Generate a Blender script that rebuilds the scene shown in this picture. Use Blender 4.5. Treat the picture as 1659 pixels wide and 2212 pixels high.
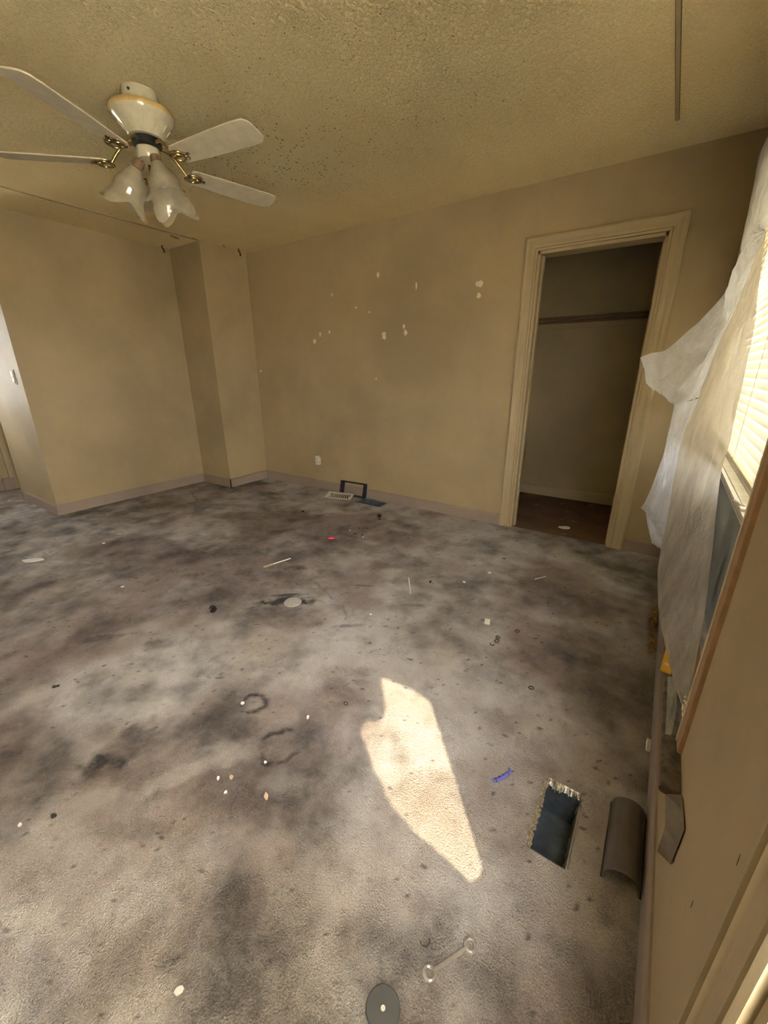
import bpy, bmesh, math, random
import numpy as np
from mathutils import Vector, Matrix

for o in list(bpy.data.objects):
    bpy.data.objects.remove(o, do_unlink=True)
SC = bpy.context.scene
COL = SC.collection
PI = math.pi
rnd = random.Random(7)

# ------------------------------------------------------------------ camera
CAM_H = 1.2436
YAW, PITCH, ROLL = -0.5961, 0.3343, -0.0026
cam_d = bpy.data.cameras.new('camera')
cam = bpy.data.objects.new('camera', cam_d)
COL.objects.link(cam)
cam_d.sensor_fit = 'VERTICAL'
cam_d.sensor_height = 36.0
cam_d.lens = 875.543 / 2212 * 36.0
cam_d.clip_start = 0.02
F = Vector((math.sin(YAW) * math.cos(PITCH), math.cos(YAW) * math.cos(PITCH), -math.sin(PITCH)))
R0 = Vector((math.cos(YAW), -math.sin(YAW), 0))
U0 = R0.cross(F)
Rv = R0 * math.cos(ROLL) + U0 * math.sin(ROLL)
Uv = -R0 * math.sin(ROLL) + U0 * math.cos(ROLL)
m = Matrix((Rv, Uv, -F)).transposed().to_4x4()
m.translation = Vector((0, 0, CAM_H))
cam.matrix_world = m
SC.camera = cam

# ------------------------------------------------------------------ world, sun, exposure
SKY_STRENGTH = 52.0
SUN_STRENGTH = 7.2
SUN_EL = math.radians(50)
AZ = Vector((-0.667, 0.745, 0)).normalized()
SUN_DIR = Vector((AZ.x * math.cos(SUN_EL), AZ.y * math.cos(SUN_EL), -math.sin(SUN_EL)))
w = bpy.data.worlds.new('sky'); SC.world = w; w.use_nodes = True
bg = w.node_tree.nodes['Background']
bg.inputs[0].default_value = (0.93, 0.955, 1.0, 1)
bg.inputs[1].default_value = SKY_STRENGTH
sd = bpy.data.lights.new('sun', 'SUN'); sd.energy = SUN_STRENGTH; sd.color = (1.0, 0.82, 0.54); sd.angle = math.radians(0.55)
so = bpy.data.objects.new('sun_offscreen', sd); COL.objects.link(so)
so.rotation_euler = (-SUN_DIR).to_track_quat('Z', 'Y').to_euler()
so.location = (6, -6, 8)


SC.view_settings.view_transform = 'Standard'
SC.view_settings.look = 'None'
SC.view_settings.gamma = 1.0
SC.view_settings.use_curve_mapping = False
SC.view_settings.exposure = 0.72

# ------------------------------------------------------------------ room numbers (metres)
XR, YB, ZC = 0.182, 3.243, 2.414          # right wall, back wall, ceiling
XC, YC = -3.941, 2.710                    # boxed chase in the corner
XL, YL, XE = -4.450, 1.236, -5.361        # left wall, its outer corner, end of the return
XF, YF = -5.95, -2.30                     # far left wall, rear wall
BT, BH = 0.012, 0.095                     # baseboard
DX0, DX1, DZ = -0.915, -0.175, 2.012      # closet opening
W1 = (1.045, 3.03, 0.365, 2.22)           # main window y0 y1 z0 z1
W2 = (-0.62, 0.372, 0.40, 2.12)           # window beside the camera
W3 = (0.10, 0.95, 0.95, 1.95)            # window in the far left wall
HOLE1 = (-0.100, 0.000, 0.845, 1.080)
HOLE2 = (-2.410, -2.130, 3.060, 3.190)



# ------------------------------------------------------------------ materials
def srgb(r, g, b):
    f = lambda c: (c / 255 / 12.92) if c / 255 <= 0.04045 else ((c / 255 + 0.055) / 1.055) ** 2.4
    return (f(r), f(g), f(b), 1)


class NT:
    def __init__(s, name):
        s.m = bpy.data.materials.new(name); s.m.use_nodes = True
        s.t = s.m.node_tree; s.n = s.t.nodes; s.b = s.n['Principled BSDF']; s.out = s.n['Material Output']
        s.tc = None

    def new(s, ty, **kw):
        n = s.n.new(ty)
        for k, v in kw.items():
            setattr(n, k, v)
        return n

    def link(s, a, b):
        s.t.links.new(a, b)

    def co(s):
        if not s.tc:
            s.tc = s.n.new('ShaderNodeTexCoord')
        return s.tc.outputs['Object']

    def noise(s, scale, detail=3, rough=0.55, co=None, stretch=None):
        n = s.n.new('ShaderNodeTexNoise'); n.inputs['Scale'].default_value = scale
        n.inputs['Detail'].default_value = detail; n.inputs['Roughness'].default_value = rough
        c = co or s.co()
        if stretch:
            mp = s.n.new('ShaderNodeMapping'); mp.inputs['Scale'].default_value = stretch
            s.link(c, mp.inputs['Vector']); c = mp.outputs[0]
        s.link(c, n.inputs['Vector'])
        return n.outputs['Fac']

    def ramp(s, fac, stops):
        r = s.n.new('ShaderNodeValToRGB'); e = r.color_ramp.elements
        while len(e) < len(stops):
            e.new(0.5)
        for i, (p, c) in enumerate(stops):
            e[i].position = p; e[i].color = c if len(c) == 4 else (*c, 1)
        s.link(fac, r.inputs[0])
        return r.outputs['Color']

    def mix(s, fac, a, b, mode='MIX'):
        x = s.n.new('ShaderNodeMix'); x.data_type = 'RGBA'; x.blend_type = mode
        for v, k in ((fac, 0), (a, 6), (b, 7)):
            if isinstance(v, (int, float)):
                x.inputs[k].default_value = v
            elif isinstance(v, tuple):
                x.inputs[k].default_value = v
            else:
                s.link(v, x.inputs[k])
        return x.outputs[2]

    def math(s, op, a, b=0.0):
        x = s.n.new('ShaderNodeMath'); x.operation = op
        for v, k in ((a, 0), (b, 1)):
            if isinstance(v, (int, float)):
                x.inputs[k].default_value = v
            else:
                s.link(v, x.inputs[k])
        return x.outputs[0]

    def attr(s, name):
        a = s.n.new('ShaderNodeAttribute'); a.attribute_name = name
        return a.outputs['Fac']

    def bump(s, h, strength, dist=0.002, prev=None):
        b = s.n.new('ShaderNodeBump'); b.inputs['Strength'].default_value = strength; b.inputs['Distance'].default_value = dist
        s.link(h, b.inputs['Height'])
        if prev:
            s.link(prev, b.inputs['Normal'])
        return b.outputs[0]

    def done(s, color=None, rough=0.7, metal=0.0, spec=0.5, normal=None, coat=0.0):
        if color is not None:
            if isinstance(color, tuple):
                s.b.inputs['Base Color'].default_value = color
            else:
                s.link(color, s.b.inputs['Base Color'])
        s.b.inputs['Roughness'].default_value = rough
        s.b.inputs['Metallic'].default_value = metal
        s.b.inputs['Specular IOR Level'].default_value = spec
        s.b.inputs['Coat Weight'].default_value = coat
        if normal:
            s.link(normal, s.b.inputs['Normal'])
        return s.m


def plain(name, rgb, rough=0.6, metal=0.0, spec=0.4, var=0.10, scale=25, bump=0.0, coat=0.0):
    t = NT(name)
    n = t.noise(scale, 4)
    c = srgb(*rgb)
    d = tuple(x * (1 - 2 * var) for x in c[:3]) + (1,)
    l = tuple(min(1, x * (1 + 2 * var)) for x in c[:3]) + (1,)
    col = t.ramp(n, [(0.3, d), (0.7, l)])
    nm = t.bump(t.noise(scale * 4, 3), bump) if bump else None
    return t.done(col, rough, metal, spec, nm, coat)


def wall_mat(name, rgb, dirt=0.22):
    t = NT(name)
    c = srgb(*rgb)
    big = t.noise(1.1, 4, 0.6)
    d = tuple(x * (1 - dirt) for x in c[:3]) + (1,)
    col = t.ramp(big, [(0.35, d), (0.62, c)])
    sm = t.noise(14, 5, 0.7)
    col = t.mix(t.ramp(sm, [(0.60, (0, 0, 0)), (0.78, (0.35, 0.35, 0.35))]), col, tuple(x * 0.72 for x in c[:3]) + (1,))
    streak = t.noise(3.0, 4, 0.6, stretch=(3, 3, 0.35))
    col = t.mix(t.ramp(streak, [(0.58, (0, 0, 0)), (0.8, (0.3, 0.3, 0.3))]), col, tuple(x * 0.8 for x in c[:3]) + (1,))
    nm = t.bump(t.noise(160, 3), 0.25, 0.0015)
    return t.done(col, 0.62, 0, 0.35, nm)


M = {}
M['wall'] = wall_mat('tan_wall_paint', (168, 149, 113))
M['trim'] = wall_mat('beige_trim_paint', (172, 154, 120), 0.12)
M['base'] = wall_mat('mauve_baseboard_paint', (148, 132, 118), 0.2)
M['white'] = plain('white_plastic', (225, 220, 205), 0.35, var=0.04)
M['cream'] = plain('cream_plastic', (222, 212, 180), 0.35, var=0.05)
M['fanwhite'] = plain('fan_white_enamel', (190, 182, 158), 0.18, spec=0.6, var=0.06, coat=0.3)
M['fanblade'] = plain('fan_blade_white', (184, 174, 150), 0.4, var=0.06)
M['goldband'] = plain('tan_band', (176, 148, 92), 0.35, var=0.1)
M['brass'] = plain('brass', (150, 130, 88), 0.28, metal=1.0, var=0.15)
M['chrome'] = plain('tarnished_chrome', (170, 165, 150), 0.2, metal=1.0, var=0.2)
M['black'] = plain('black_plastic', (22, 22, 24), 0.4, var=0.1)
M['navy'] = plain('dark_navy_plastic', (26, 30, 44), 0.45, var=0.15)
M['grille'] = plain('ivory_metal', (205, 198, 180), 0.4, var=0.08)
M['duct'] = plain('dark_duct_metal', (74, 82, 90), 0.5, metal=0.2, var=0.2)
M['foil'] = plain('crumpled_foil', (205, 205, 205), 0.2, metal=1.0, var=0.2, bump=0.8, scale=60)
M['fray'] = plain('frayed_backing', (150, 135, 108), 0.9, var=0.3, scale=200)
M['wood'] = plain('bare_brown_wood', (158, 126, 94), 0.55, var=0.07, scale=30)
M['stool'] = plain('grimy_sill', (84, 74, 62), 0.5, var=0.35, scale=40)
M['tape'] = plain('grey_duct_tape', (104, 94, 76), 0.45, var=0.1, scale=50, bump=0.2)
M['darktape'] = plain('dark_duct_tape', (92, 86, 76), 0.35, var=0.25, scale=40, bump=0.3)
M['yellow'] = plain('yellow_plastic', (226, 170, 30), 0.35, var=0.05)
M['red'] = plain('red_plastic', (205, 40, 70), 0.5, var=0.05)
M['blue'] = plain('violet_plastic', (92, 92, 168), 0.4, var=0.1)
M['paper'] = plain('white_scrap', (225, 222, 215), 0.8, var=0.05)
M['chip'] = plain('bare_plaster', (222, 206, 178), 0.9, var=0.06)
M['tanchip'] = plain('tan_scrap', (190, 165, 140), 0.9, var=0.1)
M['stick'] = plain('pale_stick', (205, 200, 190), 0.7, var=0.06)
M['closetwood'] = plain('dark_closet_wood', (104, 82, 58), 0.6, var=0.06)
M['darkspot'] = plain('dark_grime', (40, 32, 24), 0.9, var=0.3)
M['discgrey'] = plain('charcoal_disc', (66, 66, 66), 0.55, var=0.05)
M['rubber'] = plain('dark_rubber', (45, 42, 40), 0.7, var=0.1)
M['disccarpet'] = plain('dusty_disc', (150, 146, 140), 0.95, var=0.12, scale=150, bump=0.5)
M['smoke'] = plain('smoky_plastic', (86, 78, 74), 0.42, var=0.08)
M['grass'] = plain('outdoor_ground', (196, 186, 160), 0.95, var=0.12, scale=2)
M['added_awning'] = plain('added_awning_metal', (170, 168, 160), 0.6, var=0.05)
M['vinyl'] = plain('window_vinyl', (190, 184, 170), 0.4, var=0.08)
M['bulb'] = plain('frosted_bulb', (205, 200, 185), 0.2, var=0.03)
M['dark'] = plain('dark_hollow', (24, 18, 14), 0.95, var=0.2)
M['pad'] = plain('crumbling_padding', (150, 122, 72), 0.95, var=0.35, scale=90, bump=0.8)


def carpet(name, base, brown, dark):
    t = NT(name)
    big = t.noise(1.6, 5, 0.65)
    col = t.mix(t.ramp(big, [(0.40, (0, 0, 0)), (0.66, (1, 1, 1))]), srgb(*base), srgb(*brown))
    # trodden-in grime
    g = t.noise(7.0, 6, 0.7)
    col = t.mix(t.ramp(g, [(0.52, (0, 0, 0)), (0.74, (0.55, 0.55, 0.55))]), col, srgb(*dark))
    sp = t.noise(42, 4, 0.7)
    col = t.mix(t.ramp(sp, [(0.66, (0, 0, 0)), (0.74, (0.6, 0.6, 0.6))]), col, srgb(*dark))
    # stain maps kept per vertex
    edge = t.noise(38, 4, 0.7)
    e2 = t.math('ADD', t.math('MULTIPLY', edge, 0.7), 0.65)
    col = t.mix(t.math('MULTIPLY', t.attr('brown'), e2), col, srgb(92, 66, 54))
    col = t.mix(t.math('MULTIPLY', t.attr('dark'), e2), col, srgb(36, 31, 29))
    col = t.mix(t.math('MULTIPLY', t.attr('light'), e2), col, srgb(214, 206, 196))
    # tuft colour grain
    gr = t.noise(420, 2, 0.6)
    col = t.mix(1.0, col, t.ramp(gr, [(0.30, (0.62, 0.62, 0.62)), (0.7, (1.25, 1.25, 1.25))]), 'MULTIPLY')
    h1 = t.noise(210, 2, 0.6)
    h2 = t.noise(60, 3, 0.6, stretch=(1, 2.2, 1))
    nm = t.bump(h2, 0.35, 0.006)
    nm = t.bump(h1, 0.9, 0.009, nm)
    mt = t.done(col, 0.95, 0, 0.12, nm)
    t.b.inputs['Sheen Weight'].default_value = 0.06
    t.b.inputs['Sheen Roughness'].default_value = 0.6
    return mt


M['carpet'] = carpet('grey_carpet', (180, 174, 169), (152, 141, 130), (92, 84, 78))
M['closetcarpet'] = carpet('brown_closet_floor', (118, 82, 50), (90, 62, 36), (54, 36, 20))


def ceiling_mat():
    t = NT('stained_popcorn_ceiling')
    base = srgb(250, 232, 184)
    col = t.mix(t.ramp(t.noise(0.9, 4, 0.6), [(0.36, (0, 0, 0)), (0.66, (1, 1, 1))]), base, srgb(242, 220, 168))
    # dark flecks, denser where the fleck map says so
    v = t.new('ShaderNodeTexVoronoi'); v.inputs['Scale'].default_value = 40; v.inputs['Randomness'].default_value = 1
    mp = t.new('ShaderNodeMapping'); mp.inputs['Scale'].default_value = (1.0, 0.75, 1)
    t.link(t.co(), mp.inputs[0]); t.link(mp.outputs[0], v.inputs['Vector'])
    dens = t.math('MULTIPLY', t.attr('fleck'), 0.52)
    m1 = t.math('LESS_THAN', v.outputs['Distance'], t.math('MULTIPLY', dens, t.noise(9, 2)))
    col = t.mix(t.math('MULTIPLY', m1, 0.8), col, srgb(104, 80, 42))
    h = t.noise(105, 4, 0.6, stretch=(1, 0.6, 1))
    hr = t.ramp(h, [(0.42, (0, 0, 0)), (0.62, (1, 1, 1))])
    tex = t.math('MULTIPLY', hr, t.attr('rough'))
    nm = t.bump(tex, 0.9, 0.028)
    nm = t.bump(t.noise(260, 2), 0.2, 0.002, nm)
    return t.done(col, 0.85, 0, 0.2, nm)


M['ceiling'] = ceiling_mat()


def film(name, tint, clear, gloss=0.12, nscale=30, rough=0.15, bump=0.5, trans=0.45):
    """thin plastic film: clear share, milky share that lets light through, and a sheen"""
    t = NT(name); n = t.n; n.remove(t.b)
    tr = t.new('ShaderNodeBsdfTransparent')
    df = t.new('ShaderNodeBsdfDiffuse'); df.inputs[0].default_value = srgb(*tint)
    tl = t.new('ShaderNodeBsdfTranslucent'); tl.inputs[0].default_value = srgb(*tint)
    gl = t.new('ShaderNodeBsdfGlossy'); gl.inputs['Roughness'].default_value = rough
    gl.inputs[0].default_value = (0.9, 0.9, 0.9, 1)
    nm = t.bump(t.noise(nscale, 5, 0.65, stretch=(1, 1, 0.55)), bump, 0.012)
    for s_ in (df, tl, gl):
        t.link(nm, s_.inputs['Normal'])
    m1 = t.new('ShaderNodeMixShader'); m1.inputs[0].default_value = trans
    t.link(df.outputs[0], m1.inputs[1]); t.link(tl.outputs[0], m1.inputs[2])
    m2 = t.new('ShaderNodeMixShader')
    f = t.ramp(t.noise(11, 4, 0.6, stretch=(1, 1, 0.4)), [(0.35, (max(0, clear - min(0.14, clear)),) * 3), (0.68, (min(1, clear + min(0.14, clear)),) * 3)])
    t.link(f, m2.inputs[0]); t.link(m1.outputs[0], m2.inputs[1]); t.link(tr.outputs[0], m2.inputs[2])
    m3 = t.new('ShaderNodeMixShader'); m3.inputs[0].default_value = gloss
    t.link(m2.outputs[0], m3.inputs[1]); t.link(gl.outputs[0], m3.inputs[2])
    t.link(m3.outputs[0], t.out.inputs['Surface'])
    return t.m


M['film'] = film('milky_plastic_film', (238, 240, 246), 0.24, 0.20, 55, 0.16, 1.0, 0.45)
M['film_clear'] = film('clear_plastic_film', (205, 196, 180), 0.22, 0.12, 40, 0.2, 0.8)
M['dirtyglass'] = film('dirty_glass', (120, 122, 116), 0.03, 0.05, 6, 0.08, 0.02, 0.03)
M['grimyglass'] = film('grimy_upper_glass', (160, 156, 140), 0.36, 0.05, 6, 0.08, 0.02, 0.15)
M['glass'] = film('window_glass', (200, 210, 215), 0.86, 0.06, 6, 0.02, 0.0)
M['hallglass'] = film('hall_window_glass', (170, 176, 176), 0.5, 0.05, 6, 0.05, 0.0, 0.2)
M['mask_cloth'] = film('sun_mask_cloth', (226, 222, 210), 0.0, 0.02, 80, 0.6, 0.2)
M['shade'] = film('frosted_glass_shade', (206, 198, 176), 0.30, 0.10, 40, 0.12, 0.15)
M['clearplastic'] = film('clear_plastic', (222, 218, 208), 0.45, 0.25, 10, 0.08, 0.05)


def slat_mat():
    t = NT('cream_blind_slat'); t.n.remove(t.b)
    df = t.new('ShaderNodeBsdfDiffuse'); df.inputs[0].default_value = srgb(240, 234, 214)
    tl = t.new('ShaderNodeBsdfTranslucent'); tl.inputs[0].default_value = srgb(246, 238, 216)
    mx = t.new('ShaderNodeMixShader'); mx.inputs[0].default_value = 0.13
    t.link(df.outputs[0], mx.inputs[1]); t.link(tl.outputs[0], mx.inputs[2]); t.link(mx.outputs[0], t.out.inputs['Surface'])
    return t.m


M['slat'] = slat_mat()


# ------------------------------------------------------------------ mesh helpers
def tag(o, label=None, cat=None, group=None, kind=None):
    if label: o['label'] = label
    if cat: o['category'] = cat
    if group: o['group'] = group
    if kind: o['kind'] = kind
    return o


def empty(name, loc=(0, 0, 0), rz=0.0):
    o = bpy.data.objects.new(name, None); COL.objects.link(o)
    o.location = loc; o.rotation_euler = (0, 0, rz); o.empty_display_size = 0.05
    return o


class MB:
    def __init__(s):
        s.v = []; s.f = []

    def add(s, vs, fs):
        k = len(s.v); s.v += [tuple(v) for v in vs]; s.f += [tuple(i + k for i in f) for f in fs]
        return s

    def box(s, x0, x1, y0, y1, z0, z1):
        return s.add([(x0, y0, z0), (x1, y0, z0), (x1, y1, z0), (x0, y1, z0), (x0, y0, z1), (x1, y0, z1), (x1, y1, z1), (x0, y1, z1)],
                     [(0, 3, 2, 1), (4, 5, 6, 7), (0, 1, 5, 4), (1, 2, 6, 5), (2, 3, 7, 6), (3, 0, 4, 7)])

    def quad(s, a, b, c, d):
        return s.add([a, b, c, d], [(0, 1, 2, 3)])

    def lathe(s, prof, n=32, c=(0, 0, 0), cap=True):
        vs = []; fs = []
        for r, z in prof:
            for i in range(n):
                a = 2 * PI * i / n
                vs.append((c[0] + r * math.cos(a), c[1] + r * math.sin(a), c[2] + z))
        for j in range(len(prof) - 1):
            for i in range(n):
                fs.append((j * n + i, j * n + (i + 1) % n, (j + 1) * n + (i + 1) % n, (j + 1) * n + i))
        if cap:
            fs.append(tuple(range(n))[::-1]); fs.append(tuple((len(prof) - 1) * n + i for i in range(n)))
        return s.add(vs, fs)

    def tube(s, pts, r, n=8, closed=False):
        pts = [Vector(p) for p in pts]; N = len(pts); vs = []; fs = []
        up = Vector((0, 0, 1)); prev = None
        for i, p in enumerate(pts):
            if closed:
                t = pts[(i + 1) % N] - pts[i - 1]
            else:
                t = pts[min(i + 1, N - 1)] - pts[max(i - 1, 0)]
            t.normalize()
            if prev is None:
                a = t.cross(up)
                if a.length < 1e-3: a = t.cross(Vector((1, 0, 0)))
            else:
                a = prev - t * prev.dot(t)
            a.normalize(); prev = a; b = t.cross(a)
            rr = r[i] if isinstance(r, (list, tuple)) else r
            for k in range(n):
                an = 2 * PI * k / n
                vs.append(p + a * (rr * math.cos(an)) + b * (rr * math.sin(an)))
        M_ = N if closed else N - 1
        for i in range(M_):
            j = (i + 1) % N
            for k in range(n):
                fs.append((i * n + k, i * n + (k + 1) % n, j * n + (k + 1) % n, j * n + k))
        if not closed:
            fs.append(tuple(range(n))[::-1]); fs.append(tuple((N - 1) * n + k for k in range(n)))
        return s.add(vs, fs)

    def prism(s, poly, z0, z1, T=None):
        n = len(poly)
        vs = [Vector((x, y, z0)) for x, y in poly] + [Vector((x, y, z1)) for x, y in poly]
        if T: vs = [T @ v for v in vs]
        fs = [tuple(range(n))[::-1], tuple(range(n, 2 * n))] + [(i, (i + 1) % n, n + (i + 1) % n, n + i) for i in range(n)]
        return s.add(vs, fs)

    def build(s, name, mat, parent=None, smooth=False, bevel=0.0, loc=None):
        me = bpy.data.meshes.new(name); me.from_pydata(s.v, [], s.f); me.update()
        bm = bmesh.new(); bm.from_mesh(me); bmesh.ops.recalc_face_normals(bm, faces=bm.faces)
        if smooth:
            for e in bm.edges:
                if len(e.link_faces) == 2 and e.calc_face_angle(0) > math.radians(40): e.smooth = False
        bm.to_mesh(me); bm.free()
        if smooth:
            for p_ in me.polygons: p_.use_smooth = True
        me.materials.append(M[mat] if isinstance(mat, str) else mat)
        o = bpy.data.objects.new(name, me); COL.objects.link(o)
        if parent: o.parent = parent
        if loc: o.location = loc
        if bevel:
            bv = o.modifiers.new('bevel', 'BEVEL'); bv.width = bevel; bv.segments = 2; bv.limit_method = 'ANGLE'
        return o


def struct(mb, name, mat, **kw):
    return tag(mb.build(name, mat, **kw), kind='structure')


def copy_tree(o, parent=None):
    c = o.copy(); COL.objects.link(c); c.parent = parent
    for ch in list(o.children): copy_tree(ch, c)
    return c


def grid_object(name, xs, ys, zf, mat, attrs, skip=None, flip=False):
    """regular grid surface with per-vertex maps"""
    X, Y = np.meshgrid(xs, ys); nx, ny = len(xs), len(ys)
    Z = zf(X, Y)
    co = np.stack([X, Y, Z], -1).reshape(-1, 3)
    i = np.arange(nx - 1); j = np.arange(ny - 1); I, J = np.meshgrid(i, j)
    a = (J * nx + I).ravel()
    f = np.stack([a, a + 1, a + 1 + nx, a + nx], -1)
    if skip is not None:
        cx = (xs[:-1] + xs[1:]) / 2; cy = (ys[:-1] + ys[1:]) / 2
        CX, CY = np.meshgrid(cx, cy); f = f[~skip(CX, CY).ravel()]
    if flip: f = f[:, ::-1]
    me = bpy.data.meshes.new(name)
    me.vertices.add(len(co)); me.vertices.foreach_set('co', co.ravel())
    me.loops.add(f.size); me.loops.foreach_set('vertex_index', f.ravel().astype(np.int32))
    me.polygons.add(len(f)); me.polygons.foreach_set('loop_start', (np.arange(len(f)) * 4).astype(np.int32))
    me.polygons.foreach_set('use_smooth', np.ones(len(f), bool))
    me.update(calc_edges=True)
    for k, fn in attrs.items():
        at = me.attributes.new(k, 'FLOAT', 'POINT'); at.data.foreach_set('value', np.clip(fn(X, Y), 0, 1).ravel().astype(np.float32))
    me.materials.append(M[mat])
    o = bpy.data.objects.new(name, me); COL.objects.link(o)
    return o


def vnoise(X, Y, scale, seed=0, octs=4):
    """smooth value noise on arrays, 0..1"""
    out = np.zeros_like(X); amp = 1; tot = 0
    for o in range(octs):
        rs = np.random.RandomState(seed * 31 + o); tab = rs.rand(256, 256)
        x = X * scale + 100; y = Y * scale + 100
        xi = np.floor(x).astype(int); yi = np.floor(y).astype(int); fx = x - xi; fy = y - yi
        fx = fx * fx * (3 - 2 * fx); fy = fy * fy * (3 - 2 * fy)
        g = lambda a, b: tab[a % 256, b % 256]
        v = (g(xi, yi) * (1 - fx) + g(xi + 1, yi) * fx) * (1 - fy) + (g(xi, yi + 1) * (1 - fx) + g(xi + 1, yi + 1) * fx) * fy
        out += v * amp; tot += amp; amp *= 0.55; scale *= 2.1
    return out / tot


def blob(X, Y, cx, cy, rx, ry, ang=0, s=1.0, soft=0.5, wob=0.35, seed=1):
    c, n = math.cos(ang), math.sin(ang)
    dx, dy = X - cx, Y - cy
    u = (dx * c + dy * n) / rx; v = (-dx * n + dy * c) / ry
    d = np.sqrt(u * u + v * v) + (vnoise(X, Y, 1.6 / max(min(rx, ry), 0.02), seed, 3) - 0.5) * 2 * wob
    t = np.clip((1 + soft / 2 - d) / max(soft, 1e-3), 0, 1)
    return s * t * t * (3 - 2 * t)


def ring(X, Y, cx, cy, r, wd, s, seed):
    d = np.hypot(X - cx, Y - cy) + (vnoise(X, Y, 1.3 / r, seed, 2) - 0.5) * 0.5 * r
    br = np.clip(vnoise(X, Y, 2.2 / r, seed + 5, 3) * 2.0 - 0.1, 0.1, 1)
    return s * np.exp(-((d - r) / wd) ** 2) * br


def streak(X, Y, x0, y0, x1, y1, wd, s, seed):
    L = math.hypot(x1 - x0, y1 - y0); ux, uy = (x1 - x0) / L, (y1 - y0) / L
    t = np.clip((X - x0) * ux + (Y - y0) * uy, 0, L)
    d = np.hypot(X - x0 - t * ux, Y - y0 - t * uy) + (vnoise(X, Y, 0.7 / wd, seed, 3) - 0.5) * 1.6 * wd
    return s * np.exp(-(d / wd) ** 2)


# ------------------------------------------------------------------ floor
DARK = [(-3.05, 2.15, .34, .09, .7, .35), (-2.45, 1.60, .26, .12, .65, .55), (-1.86, 1.68, .10, .045, .6, .5),
        (-1.60, 1.36, .15, .055, .6, .95), (-1.64, 1.42, .10, .02, .65, .7), (-1.48, 1.28, .16, .11, .5, .35), (-2.12, .60, .11, .03, .9, .55), (-1.83, .75, .07, .05, .5, .5),
        (-1.36, .40, .09, .065, .6, .7), (-1.34, .30, .075, .05, .6, .95), (-1.55, .33, .13, .06, .6, .35), (-0.93, .53, .13, .09, .2, .40),
        (-1.06, .25, .10, .03, .6, .30), (-2.00, 2.13, .14, .05, .5, .25), (-1.866, 1.075, .035, .02, .3, .8),
        (-0.9, 1.14, .05, .03, .6, .28), (-0.86, 1.09, .03, .02, .6, .28),
        (-5.4, .95, .3, .06, .6, .35),
        (-1.0, 1.72, .10, .02, .5, .40), (-.80, 1.60, .09, .018, .8, .35), (-1.35, 1.75, .06, .012, .5, .45), (-1.15, 1.38, .08, .014, .7, .45)]
BROWN = [(-1.95, 1.40, .22, .09, .6, .5), (-1.87, 1.69, .09, .04, .6, .7), (-1.45, 1.25, .20, .10, .5, .45), (-0.9, .52, .2, .16, .4, .55), (-2.9, 2.3, .5, .15, .7, .4),
         (-1.2, .55, .35, .15, .7, .35), (-.9, .2, .5, .2, .5, .35), (-.45, 2.55, .3, .12, .4, .25)]
LIGHT = [(-1.30, 2.02, .07, .03, .6, .45), (-1.045, .015, .05, .035, .8, .5), (-.885, 2.44, .06, .04, .6, .4),
         (-1.46, .52, .14, .05, .6, .35), (-1.09, .45, .17, .03, 1.15, .45), (-1.04, .56, .10, .05, .7, .35), (-.80, .60, .07, .04, .5, .28), (-2.3, 2.75, .12, .05, .4, .35), (-1.25, .22, .12, .05, .6, .3)]


def fsum(L, seed):
    def fn(X, Y):
        out = np.zeros_like(X)
        for i, (cx, cy, rx, ry, a, s_) in enumerate(L):
            out = np.maximum(out, blob(X, Y, cx, cy, rx, ry, a, s_, 1.0, 0.55, seed + i))
        return out * np.clip(.25 + 1.5 * vnoise(X, Y, 14, seed + 500, 4), .2, 1.25)
    return fn


def f_dark(X, Y):
    o = fsum(DARK, 10)(X, Y)
    o = np.maximum(o, ring(X, Y, -.905, .682, .066, .014, 1.0, 3))
    o = np.maximum(o, blob(X, Y, -.905, .682, .06, .06, 0, .22, .5, .3, 8))
    o = np.maximum(o, ring(X, Y, -1.145, .762, .046, .013, 1.0, 4))
    o = np.maximum(o, streak(X, Y, -1.68, 1.28, -1.58, 1.46, .010, .7, 6))
    o = np.maximum(o, streak(X, Y, -1.13, .19, -1.00, .27, .006, .35, 16))
    for (ax, ay, bx, by, sd_) in ((-1.62, 1.62, -1.40, 1.53, 41), (-1.30, 1.50, -1.22, 1.44, 42), (-3.2, .95, -2.95, 1.0, 43), (-2.75, 1.0, -2.6, 1.02, 44)):
        o = np.maximum(o, streak(X, Y, ax, ay, bx, by, .010, .5, sd_))
    # grime trodden in all over the carpet
    n1 = vnoise(X + Y * .5, Y - X * .35, 2.1, 301, 4); n2 = vnoise(X, Y, 9, 302, 4)
    o = np.maximum(o, .74 * np.clip((.55 * n1 + .45 * n2 - .42) * 3.6, 0, 1))
    sp = vnoise(X, Y, 48, 77, 2); o = np.maximum(o, np.clip((sp - .80) * 9, 0, .8))
    return o


def f_brown(X, Y):
    o = fsum(BROWN, 60)(X, Y)
    n1 = vnoise(X - Y * .3, Y + X * .4, 1.7, 401, 4)
    return np.maximum(o, np.clip((n1 - .45) * 3.0, 0, .55))


def hole_mask(X, Y):
    a = (X > HOLE1[0]) & (X < HOLE1[1]) & (Y > HOLE1[2]) & (Y < HOLE1[3])
    b = (X > HOLE2[0]) & (X < HOLE2[1]) & (Y > HOLE2[2]) & (Y < HOLE2[3])
    c = (X < XL) & (Y > YB)
    return a | b | c


def axis(a, b, cuts, step_fn):
    pts = sorted([a, b] + cuts); out = [pts[0]]
    for p0, p1 in zip(pts[:-1], pts[1:]):
        n = max(1, int(round((p1 - p0) / step_fn((p0 + p1) / 2))))
        out += list(np.linspace(p0, p1, n + 1)[1:])
    return np.array(out)


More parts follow.
